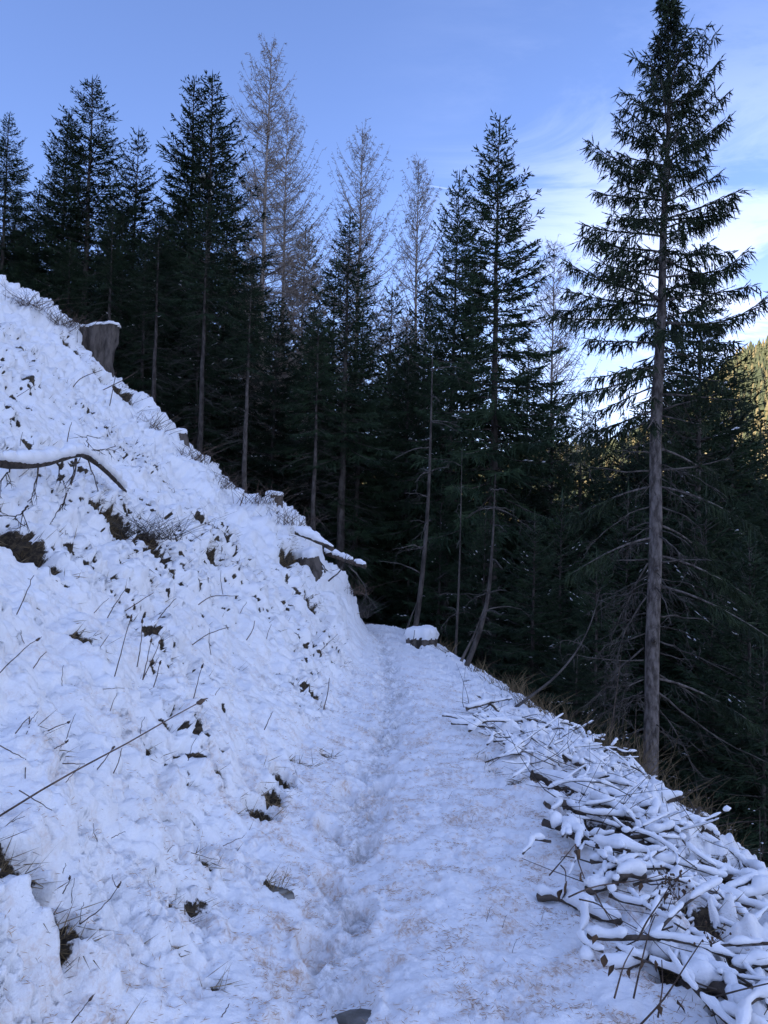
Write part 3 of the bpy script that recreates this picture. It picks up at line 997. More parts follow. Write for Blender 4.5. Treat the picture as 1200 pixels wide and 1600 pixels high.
# ------------------------------------------------------------------ the big near spruce: trunk, every branch, every dead branch
def strands(P, D, L, q, nn=13, nl=0.028, nw=0.0046, core=0.008):
    """needle-clothed shoots: a slim core and bristling needles"""
    P, D = np.asarray(P, float), np.asarray(D, float)
    n = len(P)
    D = D / np.linalg.norm(D, axis=1)[:, None]
    V, F = blades(P, D, L, core, q)
    u = (np.arange(nn)[None] + q.uniform(0, 1, (n, nn))) / nn
    Q = (P[:, None] + D[:, None] * (np.broadcast_to(L, n)[:, None] * u)[..., None]).reshape(-1, 3)
    r = q.normal(size=(n * nn, 3))
    DD = np.repeat(D, nn, 0)
    r -= DD * (r * DD).sum(1)[:, None]
    r /= np.linalg.norm(r, axis=1)[:, None] + 1e-9
    nd = DD * 0.75 + r * 0.8
    nd /= np.linalg.norm(nd, axis=1)[:, None]
    sd_ = np.cross(nd, r + DD * .3); sd_ /= np.linalg.norm(sd_, axis=1)[:, None] + 1e-9
    ln = nl * q.uniform(.7, 1.25, (n * nn, 1))
    V2 = np.stack([Q + sd_ * nw, Q - sd_ * nw, Q + nd * ln], 1).reshape(-1, 3)
    F2 = np.arange(len(V2)).reshape(-1, 3)
    return np.concatenate([V, V2]), np.concatenate([F, F2 + len(V)])


HY = 10.0
HB = at(1013, 1225, HY)
hz = float(base(np.array([HB[0]]), np.array([HY]))[0])
htop = at(1046, -6, HY)
hero = thing('spruce_tree', 'big near spruce right of the path with a bare grey lower trunk and dead branches', 'tree', (HB[0], HY, hz))
HH = htop[2] - hz
hzs = np.linspace(-0.5, HH, 22)
hx = np.interp(hzs, [0, HH], [0, htop[0] - HB[0]]) + 0.02 * np.sin(hzs * 0.9) + 0.012 * np.sin(hzs * 2.3)
hyy = 0.02 * np.sin(hzs * 0.7)
hr = np.interp(hzs, [-0.5, 0, 0.5, 2.5, 5, 8, HH], [.17, .112, .096, .086, .070, .034, .006])
mb = MB()
V, F, c0, c1 = tube(np.column_stack([hx, hyy, hzs]), hr, 18, rough=0.05, rseed=3)
mb.add(V, F)
trunk = link('trunk', mb.mesh('trunk', M['hero_bark']), hero)


def hz_of(py):
    return at(1030, py, HY)[2] - hz


PXM = HY / FPX
prof_py = [-6, 60, 110, 200, 260, 330, 420, 480, 560, 640, 720]
prof_l = [4, 26, 48, 78, 116, 132, 146, 158, 150, 138, 90]
prof_r = [4, 30, 72, 84, 96, 108, 126, 140, 124, 112, 100]
q = np.random.default_rng(77)


def hero_branch(z0, az, L, e0, sag, tipup, dens=1.0, foliage_from=0.10):
    mbr = MB()
    n = 9
    t = np.linspace(0, 1, n)
    cx, cy = np.interp(z0, hzs, hx), np.interp(z0, hzs, hyy)
    dirv = np.array([math.cos(az), math.sin(az)])
    bend = q.normal(0, 0.08)
    lat = bend * L * t ** 2
    P = np.column_stack([cx + dirv[0] * L * t - dirv[1] * lat, cy + dirv[1] * L * t + dirv[0] * lat,
                         z0 + L * (e0 * t - sag * t ** 2 + tipup * t ** 3)])
    add_tube(mbr, P, np.linspace(.016, .004, n) * (.45 + L / 1.6), 5, 1)
    side = np.array([-dirv[1], dirv[0], 0.0])
    m = max(5, int(L / 0.040 * dens))
    tt = foliage_from + (1 - foliage_from) * (np.arange(m) + q.uniform(0, 1, m)) / m
    I = lambda tq: np.stack([np.interp(tq, t, P[:, k]) for k in range(3)], -1)
    tan = np.stack([np.interp(tt, t, np.gradient(P[:, k])) for k in range(3)], -1)
    tan /= np.linalg.norm(tan, axis=1)[:, None]
    Q = I(tt)
    sg = np.where(np.arange(m) % 2 == 0, 1, -1)
    ll = (0.27 * L * (1 - tt) ** 0.8 + 0.10) * q.uniform(.6, 1.25, m)
    D = tan * q.uniform(.5, .9, m)[:, None] + side * (sg * q.uniform(.45, .9, m))[:, None]
    D[:, 2] += q.uniform(-.5, .1, m)
    Dn = D / np.linalg.norm(D, axis=1)[:, None]
    V, F = strands(Q, D, ll, q, 12)
    mbr.add(V, F, 0)
    for s in range(5):                                     # hanging shoots
        u = q.uniform(.15, 1.0, m)
        Q2 = Q + Dn * (ll * u)[:, None]
        D2 = Dn * 0.45 + q.normal(0, .28, (m, 3))
        D2[:, 2] -= q.uniform(.35, 1.2, m) * (0.5 + 0.5 * min(1, L / .8))
        V, F = strands(Q2, D2, q.uniform(.07, .23, m) * (.5 + .45 * min(1, L / .9)), q, 8)
        mbr.add(V, F, 0)
    V, F = strands(P[-1:], (P[-1] - P[-2])[None], .12, q, 12)
    mbr.add(V, F, 0)
    link('branch', mbr.mesh('branch', [M['needle2'], M['hero_bark']], smooth=False), hero)


py = 8.0
while py < 690:
    f = py / 690
    nb = 6 if py < 300 else (5 if py < 560 else 4)
    a0 = q.uniform(0, 6.28)
    for b in range(nb):
        az = a0 + b * 6.283 / nb + q.normal(0, .2)
        z0 = hz_of(py + q.normal(0, 6))
        cs = math.cos(az)
        e0 = np.interp(f, [0, .2, .45, .7, 1], [1.3, .85, .45, .12, -.28]) + q.normal(0, .10)
        tip_py = py - 30 * (1 - f)
        wl, wr = np.interp(tip_py, prof_py, prof_l), np.interp(tip_py, prof_py, prof_r)
        L = (wr if cs > 0 else wl) * PXM * q.uniform(.62, 1.08)
        if q.random() < .12:
            L *= .55
        hero_branch(z0, az, max(.08, L), e0, .30 + .1 * f, .34 * (1 - .3 * f), 1.0 if py < 560 else .75, .08 + .25 * f)
    py += (17 + 24 * f) * q.uniform(.8, 1.2)
# the branches that stand out from the outline: (photo height on trunk, to the right?, reach in px, rise, sag, tip)
for py, az, reach, e0, sg, tu in ((505, 0.05, 172, -.02, .10, .42), (290, 3.05, 118, .62, .2, .2), (470, 3.0, 146, .42, .25, .25), (480, 3.2, 152, .12, .2, .2),
                                  (455, 0.0, 128, .30, .2, .4), (345, -.05, 112, .42, .2, .2), (165, .1, 78, .75, .1, .3), (395, 3.2, 128, .15, .3, .3), (585, 3.1, 140, -.20, .3, .25), (640, 3.0, 118, -.35, .2, .2)):
    hero_branch(hz_of(py), az, reach * PXM, e0, sg, tu, 1.25)


def dead_branch(P, r0, twigs, tw_len=.3, hang=.5, parent=None, mat=None, name='dead_branch', seed=0):
    """a bare branch with its fine twigs, in the parent's space"""
    qd = np.random.default_rng(seed)
    m_ = MB()
    P = np.asarray(P, float)
    t = np.linspace(0, 1, len(P))
    tq = np.linspace(0, 1, 9)
    sp = np.stack([np.interp(tq, t, P[:, k]) for k in range(3)], -1)
    sp[1:-1] = (sp[:-2] + sp[1:-1] * 2 + sp[2:]) / 4 + qd.normal(0, .006, (7, 3))
    add_tube(m_, sp, np.linspace(r0, r0 * .3, 9), 5)
    if twigs:
        tt = qd.uniform(.2, 1, twigs)
        Q = np.stack([np.interp(tt, tq, sp[:, k]) for k in range(3)], -1)
        ax = (sp[-1] - sp[0]) / np.linalg.norm(sp[-1] - sp[0])
        for k in range(twigs):
            d = ax * qd.uniform(.2, .9) + qd.normal(0, .5, 3)
            d[2] -= hang * qd.uniform(.2, 1)
            d /= np.linalg.norm(d)
            l = tw_len * qd.uniform(.4, 1.2)
            bend = qd.normal(0, .25, 3)
            pp = np.stack([Q[k] + d * l * s + bend * l * s * s * .6 - np.array([0, 0, .2 * l * s * s]) for s in (0, .5, 1)])
            add_tube(m_, pp, [.0042, .003, .0014], 3, cap=False)
            for s in range(3):
                b0 = pp[0] + (pp[2] - pp[0]) * qd.uniform(.3, .9)
                dd = d + qd.normal(0, .6, 3)
                add_tube(m_, np.stack([b0, b0 + dd * l * .22, b0 + dd * l * .4 - [0, 0, .03 * l]]), [.0026, .002, .001], 3, cap=False)
    return link(name, m_.mesh(name, mat or M['deadwood']), parent)


HL = np.array([HB[0], HY, hz])
for k, (pts, r, tw, tl) in enumerate([([(1030, 735), (1085, 730), (1140, 716)], .016, 8, .2), ([(1028, 878), (1070, 874), (1112, 876)], .014, 4, .15), ([(1026, 962), (1066, 964), (1105, 968)], .016, 3, .12),
        ([(1026, 1000), (1080, 1022), (1148, 1056)], .013, 8, .2), ([(1026, 1018), (1055, 1028), (1085, 1032)], .010, 5, .2), ([(1022, 1078), (1075, 1120), (1130, 1160), (1205, 1195)], .016, 10, .35),
        ([(1022, 1050), (1070, 1075), (1132, 1122)], .012, 9, .3), ([(1018, 736), (965, 736), (915, 728)], .014, 6, .2), ([(1022, 706), (990, 706), (968, 704)], .012, 4, .2), ([(1012, 874), (970, 877), (935, 868)], .014, 5, .2),
        ([(1012, 880), (985, 930), (958, 990)], .013, 22, .32), ([(1008, 990), (965, 1005), (940, 1008)], .010, 10, .25), ([(1006, 1012), (962, 1050), (940, 1085)], .013, 40, .34), ([(1005, 1032), (950, 1032), (885, 1022)], .011, 8, .2),
        ([(1005, 1062), (980, 1072), (955, 1074)], .010, 16, .28), ([(1012, 900), (965, 925), (930, 930)], .010, 12, .25), ([(1012, 930), (975, 985), (962, 1040)], .011, 26, .3), ([(1004, 1080), (970, 1110), (942, 1150)], .010, 14, .28),
        ([(1024, 1100), (1060, 1150), (1085, 1205)], .010, 12, .3), ([(1036, 640), (1075, 628), (1120, 615)], .014, 8, .2), ([(1030, 760), (1060, 775), (1085, 800)], .012, 12, .22), ([(1024, 905), (1050, 925), (1070, 940)], .010, 9, .2), ([(1016, 845), (990, 850), (970, 862)], .010, 10, .22)]):
    dep = [HY + (random.Random(k).uniform(-.35, .35)) * s for s in np.linspace(0, 1, len(pts))]
    dead_branch([at(a, b, d) - HL for (a, b), d in zip(pts, dep)], r, tw, tl, parent=hero, seed=300 + k)
for k in range(34):
    py = q.uniform(600, 1190)
    az = q.uniform(0, 6.28)
    L = q.uniform(.3, 1.0)
    z0 = hz_of(py)
    cx, cy = np.interp(z0, hzs, hx), np.interp(z0, hzs, hyy)
    t = np.linspace(0, 1, 4)
    dead_branch(np.column_stack([cx + math.cos(az) * L * t, cy + math.sin(az) * L * t, z0 + L * (q.uniform(-.15, .1) * t - q.uniform(.2, .6) * t ** 2)]),
                q.uniform(.006, .012), int(q.integers(4, 12)), .26, parent=hero, seed=400 + k)
# a few live boughs low on the right
for py, az, L in ((868, .05, 1.25), (915, -.5, 1.3), (1060, .15, 1.35), (820, .5, 1.2), (760, -.3, 1.1), (700, .3, 1.1), (840, 3.4, 1.1), (760, 2.8, 1.0)):
    hero_branch(hz_of(py), az, L, -.10, .42, .10, .9, .45)
for z0, s in ((hz_of(1000), .05), (hz_of(890), .03)):      # stubs with a little snow
    o_ = MB()
    cx = np.interp(z0, hzs, hx)
    add_tube(o_, [(cx - .02, -.09, z0), (cx - .03, -.16, z0 + .02)], [.03, .022], 6)
    link('branch_stub', o_.mesh('branch_stub', M['hero_bark']), hero)

# ------------------------------------------------------------------ stumps
def stump(px, py, depth, r, h, label, tilt=0.0, seed=0, snow=.07, sink=.5, flare=1.3):
    """a cut stump whose top centre shows at (px, py)"""
    qs = np.random.default_rng(seed)
    top = at(px, py, depth)
    o = thing('tree_stump', label, 'stump', tuple(top - np.array([0, 0, h])))
    n, rings = 40, 10
    a = np.arange(n) / n * 6.283
    lob = 1 + .12 * np.sin(3 * a + qs.uniform(0, 6)) + .07 * np.sin(7 * a + qs.uniform(0, 6)) + .04 * np.sin(17 * a + qs.uniform(0, 6)) + qs.normal(0, .03, n)
    V = []
    for k in range(rings + 1):
        z = -sink + (h + sink) * k / rings
        f = np.clip(1 - z / h, 0, 1)
        rr = r * (1 + (flare - 1) * f ** 1.6 * (1 + .6 * np.sin(4 * a + seed))) * (lob + qs.normal(0, .045, n) + .06 * np.sin(2 * a + k * .9))
        zz_ = z + (tilt * rr * np.cos(a) if k == rings else 0)
        V.append(np.column_stack([rr * np.cos(a), rr * np.sin(a), np.broadcast_to(zz_, n)]))
    V = np.concatenate(V)
    i, j = np.meshgrid(np.arange(rings), np.arange(n), indexing='ij')
    F = np.stack([i * n + j, i * n + (j + 1) % n, (i + 1) * n + (j + 1) % n, (i + 1) * n + j], -1).reshape(-1, 4)
    m_ = MB()
    m_.add(V, F, 0)
    link('stump_body', m_.mesh('stump_body', M['stumpwood']), o)
    rim = V[-n:]
    m_ = MB()
    m_.add(np.concatenate([rim, [[0, 0, h]]]), [(k, (k + 1) % n, n) for k in range(n)])
    link('cut_face', m_.mesh('cut_face', M['cutwood']), o)
    # snow lies on the cut in a rounded cap that reaches a little over the rim
    S_, m_ = [], MB()
    for f, z in ((1.03, -snow * .45), (1.09, snow * .15), (1.03, snow * .62), (.90, snow * .92), (.6, snow * 1.05), (.25, snow * 1.1)):
        S_.append(np.column_stack([rim[:, :2] * (f * (1 + qs.normal(0, .03, (n, 1)))), rim[:, 2] + z + qs.normal(0, snow * .05, n)]))
    m_.add(np.concatenate(S_ + [np.array([[0, 0, h + snow * 1.1]])]),
           np.concatenate([np.stack([np.arange(n) + k * n, (np.arange(n) + 1) % n + k * n, (np.arange(n) + 1) % n + (k + 1) * n, np.arange(n) + (k + 1) * n], -1) for k in range(5)]))
    m_.T.append(np.stack([5 * n + np.arange(n), 5 * n + (np.arange(n) + 1) % n, np.full(n, 6 * n)], -1)); m_.mt.append(np.zeros(n))
    link('snow_cap', m_.mesh('snow_cap', M['snow']), o)
    return o


stump(154, 514, 16.4, .40, .55, 'large grey tree stump with a thin snow cap on the crest of the bank', .16, 1, .05, .8, .88)
stump(276, 676, 15.6, .17, .36, 'small snowy stump on the bank crest between the large grey stump and the path', .05, 2, .07)
stump(428, 772, 13.6, .13, .34, 'small pale stump at the lower end of the bank crest', -.05, 3, .05)
stump(480, 868, 12.9, .19, .26, 'broken root stump with snow-filled hollows overhanging the bank above the path end', .20, 4, .10, .6, 1.7)
stump(660, 992, 15.8, .27, .30, 'flat-topped stump under thick snow beside the path where it enters the wood', .06, 5, .16, .4, 1.1)


# ------------------------------------------------------------------ branches under snow
def smooth_path(P, n):
    P = np.asarray(P, float)
    d = np.concatenate([[0], np.cumsum(np.linalg.norm(np.diff(P, axis=0), axis=1))])
    t = np.linspace(0, d[-1], n)
    out = np.stack([np.interp(t, d, P[:, k]) for k in range(3)], -1)
    for _ in range(2):
        out[1:-1] = (out[:-2] + 2 * out[1:-1] + out[2:]) / 4
    return out


def snow_branch(name, P, r0, r1, thick, label, group=None, forks=(), n=12, seed=0, cat='branch', wrap=(0.0, 1.0), broken=True):
    """a branch with the snow it carries; P in world space"""
    qs = np.random.default_rng(seed)
    P = smooth_path(P, n)
    o = thing(name, label, cat, tuple(P[0]), group=group)
    wood, snows = MB(), []

    def limb(Q, a, b, th, lo, hi):
        Q = Q - P[0]
        m = len(Q)
        rr = np.linspace(a, b, m) * (1 + qs.normal(0, .06, m))
        add_tube(wood, Q, rr, 7, rough=.10, rseed=int(qs.integers(1e6)))
        # the snow has slid off in places: one to three caps along the branch
        cuts = [lo, hi]
        for _ in range(int(qs.integers(0, 3)) if (broken and m > 6) else 0):
            c_ = qs.uniform(lo + .15, hi - .15)
            cuts += [c_, c_ + qs.uniform(.04, .12)]
        cuts = sorted(cuts)
        for lo_, hi_ in zip(cuts[::2], cuts[1::2]):
            L_ = np.linalg.norm(np.diff(Q, axis=0), axis=1).sum() * (hi_ - lo_)
            sl = np.stack([np.interp([lo_, hi_], np.linspace(0, 1, m), Q[:, c]) for c in range(3)], -1)
            if th <= 0 or L_ < .03 or abs(sl[1, 2] - sl[0, 2]) > .70 * np.linalg.norm(sl[1] - sl[0]):
                continue
            k = max(5, int(L_ / max(.012, th * .45)))
            tq = np.linspace(lo_, hi_, k)
            f = np.stack([np.interp(tq, np.linspace(0, 1, m), Q[:, c]) for c in range(3)], -1)
            rq = np.interp(tq, np.linspace(0, 1, m), rr)
            th_ = th * qs.uniform(.6, 1.35)
            lump = 1 + np.interp(np.linspace(0, 1, k), np.linspace(0, 1, k // 3 + 2), qs.normal(0, .26, k // 3 + 2)) + qs.normal(0, .06, k)
            lump = np.clip(lump, .5, 1.7)
            e_ = np.minimum(np.arange(k), np.arange(k)[::-1])
            tp = np.where(e_ == 0, .45, np.where(e_ == 1, .85, 1.0))
            rad = (rq * 0.92 + th_ * .30) * lump * tp
            off = qs.normal(0, .12, 2) * rq.mean()
            snows.append(MB())
            add_tube(snows[-1], f + np.column_stack([np.full(k, off[0]), np.full(k, off[1]), rq * .72 + th_ * .30 * lump]), rad, 8, zscale=.9, rough=.12, rseed=int(qs.integers(1e6)))
    limb(P, r0, r1, thick, *wrap)
    for (t0, ang, up, L) in forks:
        i = int(t0 * (n - 1))
        T = P[min(i + 1, n - 1)] - P[max(i - 1, 0)]
        T /= np.linalg.norm(T)
        d = np.array([T[0] * math.cos(ang) - T[1] * math.sin(ang), T[0] * math.sin(ang) + T[1] * math.cos(ang), T[2] + up])
        s = np.linspace(0, 1, 7)
        bend = qs.normal(0, .22, 3)
        Q = P[i] + d * (L * s)[:, None] + bend * (L * s ** 2)[:, None] * [1, 1, .4]
        gz = base(Q[:, 0], Q[:, 1]) + .03
        Q[:, 2] = np.maximum(Q[:, 2], gz)
        limb(Q, np.interp(t0, [0, 1], [r0, r1]) * .7, r1 * .5, thick * .8, 0, 1)
    link('wood', wood.mesh('wood', M['branchwood']), o)
    for sn_ in snows:
        link('snow_cap', sn_.mesh('snow_cap', M['snow']), o)
    return o


def lifted(pts, lifts):
    out, last = [], None
    for (a, b), l in zip(pts, lifts):
        g = hit(a, b)
        if g[1] > 11 or (last is not None and abs(g[1] - last) > .9):   # past the rim: carry on at the depth reached
            g = at(a, b, last if last is not None else hit(a, b + 40)[1])
        last = g[1]
        v = np.array(EYE) - g
        out.append(g + v / np.linalg.norm(v) * l)
    return out


def hd(px, py, f=1.0):
    return hit(px, py)[1] * f


# the bent branch at the left edge
g0 = hit(196, 768)
dl = g0[1]
bent = [at(a, b, hd(a, b + 30, f)) for a, b, f in ((-90, 712, .95), (-40, 718, .94), (0, 724, .93), (50, 729, .92), (95, 717, .91), (133, 706, .91), (150, 722, .93), (172, 742, .96))] + [g0]
o_ = snow_branch('fallen_branch', bent, .036, .016, .062, 'long bent snow-laden branch sticking out over the bank at the left edge', n=22, seed=9, wrap=(0, .97), broken=False)
for k, (a, b, c, d) in enumerate([(118, 716, 104, 770), (104, 770, 82, 812), (60, 728, 44, 790), (44, 790, 20, 812), (133, 706, 136, 680), (135, 712, 160, 800), (120, 716, 95, 822), (90, 718, 92, 760), (132, 706, 168, 702), (20, 726, 0, 752)]):
    z = dead_branch([at(a, b, hd(a, b + 30, .92)) - bent[0], at((a + c) / 2 + 3, (b + d) / 2, hd(a, b + 30, .92)) - bent[0], at(c, d, hd(a, b + 30, .93)) - bent[0]], .007, 4, .12, parent=o_, seed=600 + k, name='twig', mat=M['branchwood'])

BR = 'snow-covered branches heaped over the edge of the path'
named = [
    ([(835, 1212), (880, 1228), (930, 1255), (975, 1290), (1012, 1330)], (.02, .05, .10, .12, .06), .055, .040, .05, 'thickest log in the brush heap, its lower end bare and dark', ((.35, .5, .1, .35),), (0, .72)),
    ([(878, 1168), (905, 1160), (946, 1152)], (.02, .06, .14), .035, .022, .045, 'short straight snowy stick jutting out right at the top of the brush heap', (), (0, 1)),
    ([(1010, 1268), (1032, 1252), (1064, 1246)], (.05, .14, .2), .03, .02, .05, 'hooked snowy branch end standing out beside the big spruce trunk', (), (0, 1)),
    ([(1055, 1345), (1068, 1310), (1078, 1280), (1094, 1262)], (.03, .10, .15, .17), .022, .010, .022, 'upright branch with thin snow below the big spruce', (), (0, .55)),
    ([(852, 1262), (885, 1258), (922, 1272)], (.02, .07, .05), .04, .03, .05, 'stout snow-wrapped branch lying across the middle of the brush heap', (), (0, 1)),
    ([(888, 1276), (908, 1296), (926, 1326)], (.04, .10, .03), .022, .014, .04, 'curved snowy branch arching down over a dark gap in the heap', (), (0, 1)),
    ([(965, 1372), (1010, 1368), (1042, 1345), (1055, 1308)], (.03, .08, .12, .10), .03, .018, .045, 'snowy branch bent upward like a hook in the lower brush heap', ((.4, -.5, .05, .25),), (0, 1)),
    ([(1068, 1546), (1105, 1534), (1140, 1548), (1175, 1585), (1200, 1630)], (.04, .08, .1, .1, .05), .032, .024, .05, 'thick forked snowy branch at the lower right corner', ((.25, .8, .08, .3), (.5, -.7, .05, .25)), (0, 1)),
    ([(840, 1400), (880, 1402), (930, 1430), (970, 1440)], (.0, .02, .05, .06), .022, .016, .045, 'long low snow ridge of a branch in front of the withered leafy stem', (), (0, 1)),
    ([(1035, 1375), (1090, 1372), (1150, 1370), (1205, 1385)], (.05, .1, .12, .1), .016, .010, .02, 'thin dark branch arching along the right side of the heap', ((.5, .5, .1, .2),), (.1, .6)),
    ([(905, 1500), (950, 1512), (985, 1510), (1010, 1495)], (.02, .06, .06, .05), .02, .014, .045, 'snow-rounded branch curving above the lower dark hollow', (), (0, 1)),
    ([(1020, 1500), (1060, 1495), (1085, 1520), (1120, 1530)], (.03, .08, .08, .08), .022, .016, .04, 'white branch bridging the lower dark hollow', ((.6, .6, .05, .22),), (0, 1)),
]
for k, (pts, lf, r0, r1, th, lab, fk, wr) in enumerate(named):
    snow_branch('snowy_branch', lifted(pts, lf), r0, r1, th, lab, BR, fk, 14, 700 + k, wrap=wr)
q = np.random.default_rng(98)
HEAP_MOUNDS = 0.0
RP = surf(np.concatenate([R_[0] for R_ in RIDGES]), np.concatenate([R_[1] for R_ in RIDGES]))
HEAP_MOUNDS = 1.0
for cnt, (X, Y, r, L, hgt) in enumerate(RIDGES):
    s = np.linspace(0, 1, len(X))
    P = RP[cnt * len(X):(cnt + 1) * len(X)].copy()
    P[:, 2] = np.maximum(P[:, 2], base(P[:, 0], P[:, 1]) + .05 + .6 * hgt)
    P[:, 2] = np.convolve(np.pad(P[:, 2], 1, mode='edge'), [.25, .5, .25], 'valid')
    up = np.maximum(0, q.normal(-.02, .10)) * L * np.sin(np.pi * s) + np.maximum(0, q.normal(0, .05)) * L * s ** 3
    P[:, 2] += up - .2 * hgt + q.normal(0, .006, len(X))
    if Y.mean() < 3.2:
        r = min(r, .012)
    fk = [(q.uniform(.15, .85), q.choice([-1, 1]) * q.uniform(.4, 1.2), q.uniform(0, .3), L * q.uniform(.2, .5)) for _ in range(int(q.integers(0, 4)))]
    snow_branch('snowy_branch', P, r, r * .55, r * .9 + q.uniform(.018, .040) * min(1, .5 + Y.mean() / 9), 'branch bearing a rim of snow, tangled with others in the heap', BR, fk, 14, 800 + cnt,
                wrap=(q.choice([0, 0, .15]), q.choice([1, 1, .8])))

# fine dark twigs sticking out of the heap
q = np.random.default_rng(97)
mb = MB()
for k in range(420):
    y = 1.9 + 6.6 * q.random() ** 1.1
    b = float(xs(np.array([y]))[0])
    x = b + q.uniform(-.8, .8)
    az, L = q.uniform(0, 6.28), q.uniform(.12, .5)
    z = float(base(np.array([x]), np.array([y]))[0]) + q.uniform(.02, .10)
    s = np.linspace(0, 1, 5)[:, None]
    d = np.array([math.cos(az), math.sin(az), q.uniform(-.25, .55)])
    bd = q.normal(0, .35, 3)
    add_tube(mb, np.array([x, y, z]) + d * L * s + bd * L * s ** 2, np.linspace(.0030, .0010, 5) * q.uniform(.6, 1.4), 4, cap=False)
tag(link('brush_twigs', mb.mesh('brush_twigs', M['branchwood'])), kind='stuff')

# log end poking from the shoulder beside the path, and the stub log near the path's end
snow_branch('broken_log', [at(508, 862, 13.2), at(538, 874, 13.0), at(571, 885, 12.8)], .055, .045, .03, 'short broken log jutting out of the bank above the path end', seed=21, n=8, cat='log')
snow_branch('leaning_board', [at(462, 832, 12.0), at(490, 842, 11.9), at(520, 858, 11.8)], .045, .035, .07, 'snow-loaded slab leaning on the broken root stump', seed=22, n=8, cat='log')
for k, (pts, lab) in enumerate([([(513, 908), (532, 892), (540, 878), (541, 862)], 'thin frosted root sticking up beside the short broken log'), ([(545, 884), (560, 900), (570, 915), (574, 935)], 'drooping root hanging from the short broken log')]):
    r_ = dead_branch([at(a, b, 12.7) for a, b in pts], .014, 8, .2, seed=40 + k, name='root', mat=M['deadwood'])
    tag(r_, lab, 'root')


# ------------------------------------------------------------------ saplings and leaning sticks at the edge of the wood
def sapling(pts, depth, r, label, twigs=14, mat='deadwood', tl=.5, seed=0, group=None):
    P = smooth_path([at(a, b, depth) for a, b in pts], 12)
    P = np.concatenate([[P[0] - (P[1] - P[0]) * 3], P])
    o = thing('bare_sapling', label, 'sapling', tuple(P[1]), group=group)
    m_ = MB()
    add_tube(m_, P - P[1], np.linspace(r, r * .10, len(P)), 7)
    link('stem', m_.mesh('stem', M[mat]), o)
    qs = np.random.default_rng(seed)
    for k in range(twigs):
        i = qs.integers(3, len(P) - 1)
        az, L = qs.uniform(0, 6.28), tl * qs.uniform(.4, 1.2)
        d = np.array([math.cos(az), math.sin(az), qs.uniform(-.3, .5)])
        p0 = P[i] - P[1]
        dead_branch([p0, p0 + d * L * .5, p0 + d * L - [0, 0, .2 * L]], r * .25, 3, L * .4, parent=o, seed=seed * 50 + k, name='twig')


sapling([(650, 977), (657, 930), (664, 860), (669, 790), (672, 720), (674, 640), (676, 540)], 17.0, .065, 'slim curved pale sapling rising right behind the flat-topped stump', 16, 'bark', .8, 1)
sapling([(636, 982), (644, 960), (652, 940)], 17.5, .03, 'short pale stick leaning at the foot of the slim curved sapling', 0, 'deadwood', .3, 2)
sapling([(712, 1016), (715, 960), (718, 890), (720, 800), (722, 700)], 15.5, .030, 'straight thin sapling a little right of the flat-topped stump', 10, 'bark', .6, 3)
sapling([(733, 1030), (752, 985), (764, 930), (770, 850), (774, 740)], 14.0, .055, 'brown sapling bowed at its foot, right of the straight sapling', 14, 'bark', .6, 5)
sapling([(722, 1030), (742, 990), (756, 950)], 13.8, .03, 'thin second stem bowed beside the brown sapling', 6, 'bark', .3, 6)
sapling([(832, 1086), (868, 1060), (905, 1015), (928, 965), (938, 920)], 9.5, .020, 'long pale dead pole leaning out to the right over the slope edge', 5, 'deadwood', .25, 7)
sapling([(950, 1180), (958, 1120), (966, 1060), (972, 1010)], 8.5, .012, 'thin brown upright shoot left of the big spruce trunk', 6, 'branchwood', .25, 8)
sapling([(1000, 1190), (992, 1140), (996, 1080)], 8.8, .010, 'thin brown shoot close against the left of the big spruce trunk', 6, 'branchwood', .2, 9)


# ------------------------------------------------------------------ dry stalks on the bank
def stalk(pts, depths, r, label, head=0.0, group=None, hl=.03, seed=0):
    P = smooth_path([at(a, b, d) for (a, b), d in zip(pts, depths)], 9)
    P += np.random.default_rng(seed).normal(0, .0022, P.shape) * np.linspace(0, 1, 9)[:, None]
    o = thing('dry_stalk', label, 'stalk', tuple(P[0]), group=group)
    m_ = MB()
    add_tube(m_, P - P[0], np.linspace(r, r * .55, 9), 5)
    link('stem', m_.mesh('stem', M['stalk']), o)
    if head:
        q_h = np.random.default_rng(seed)
        m_ = MB()
        d = (P[-1] - P[-2]) / np.linalg.norm(P[-1] - P[-2])
        s = np.linspace(0, 1, 6)
        add_tube(m_, P[-1] - P[0] + d * (hl * s)[:, None], head * np.array([.4, .95, 1, .85, .6, .2]), 7, rough=.25, rseed=seed)
        V, F = blades(np.repeat((P[-1] - P[0])[None], 14, 0) + d * q_h.uniform(0, hl, (14, 1)), d + q_h.normal(0, .5, (14, 3)), head * 1.6, head * .25, q_h)
        m_.add(V, F)
        link('seed_head', m_.mesh('seed_head', M['stalk'], smooth=False), o)


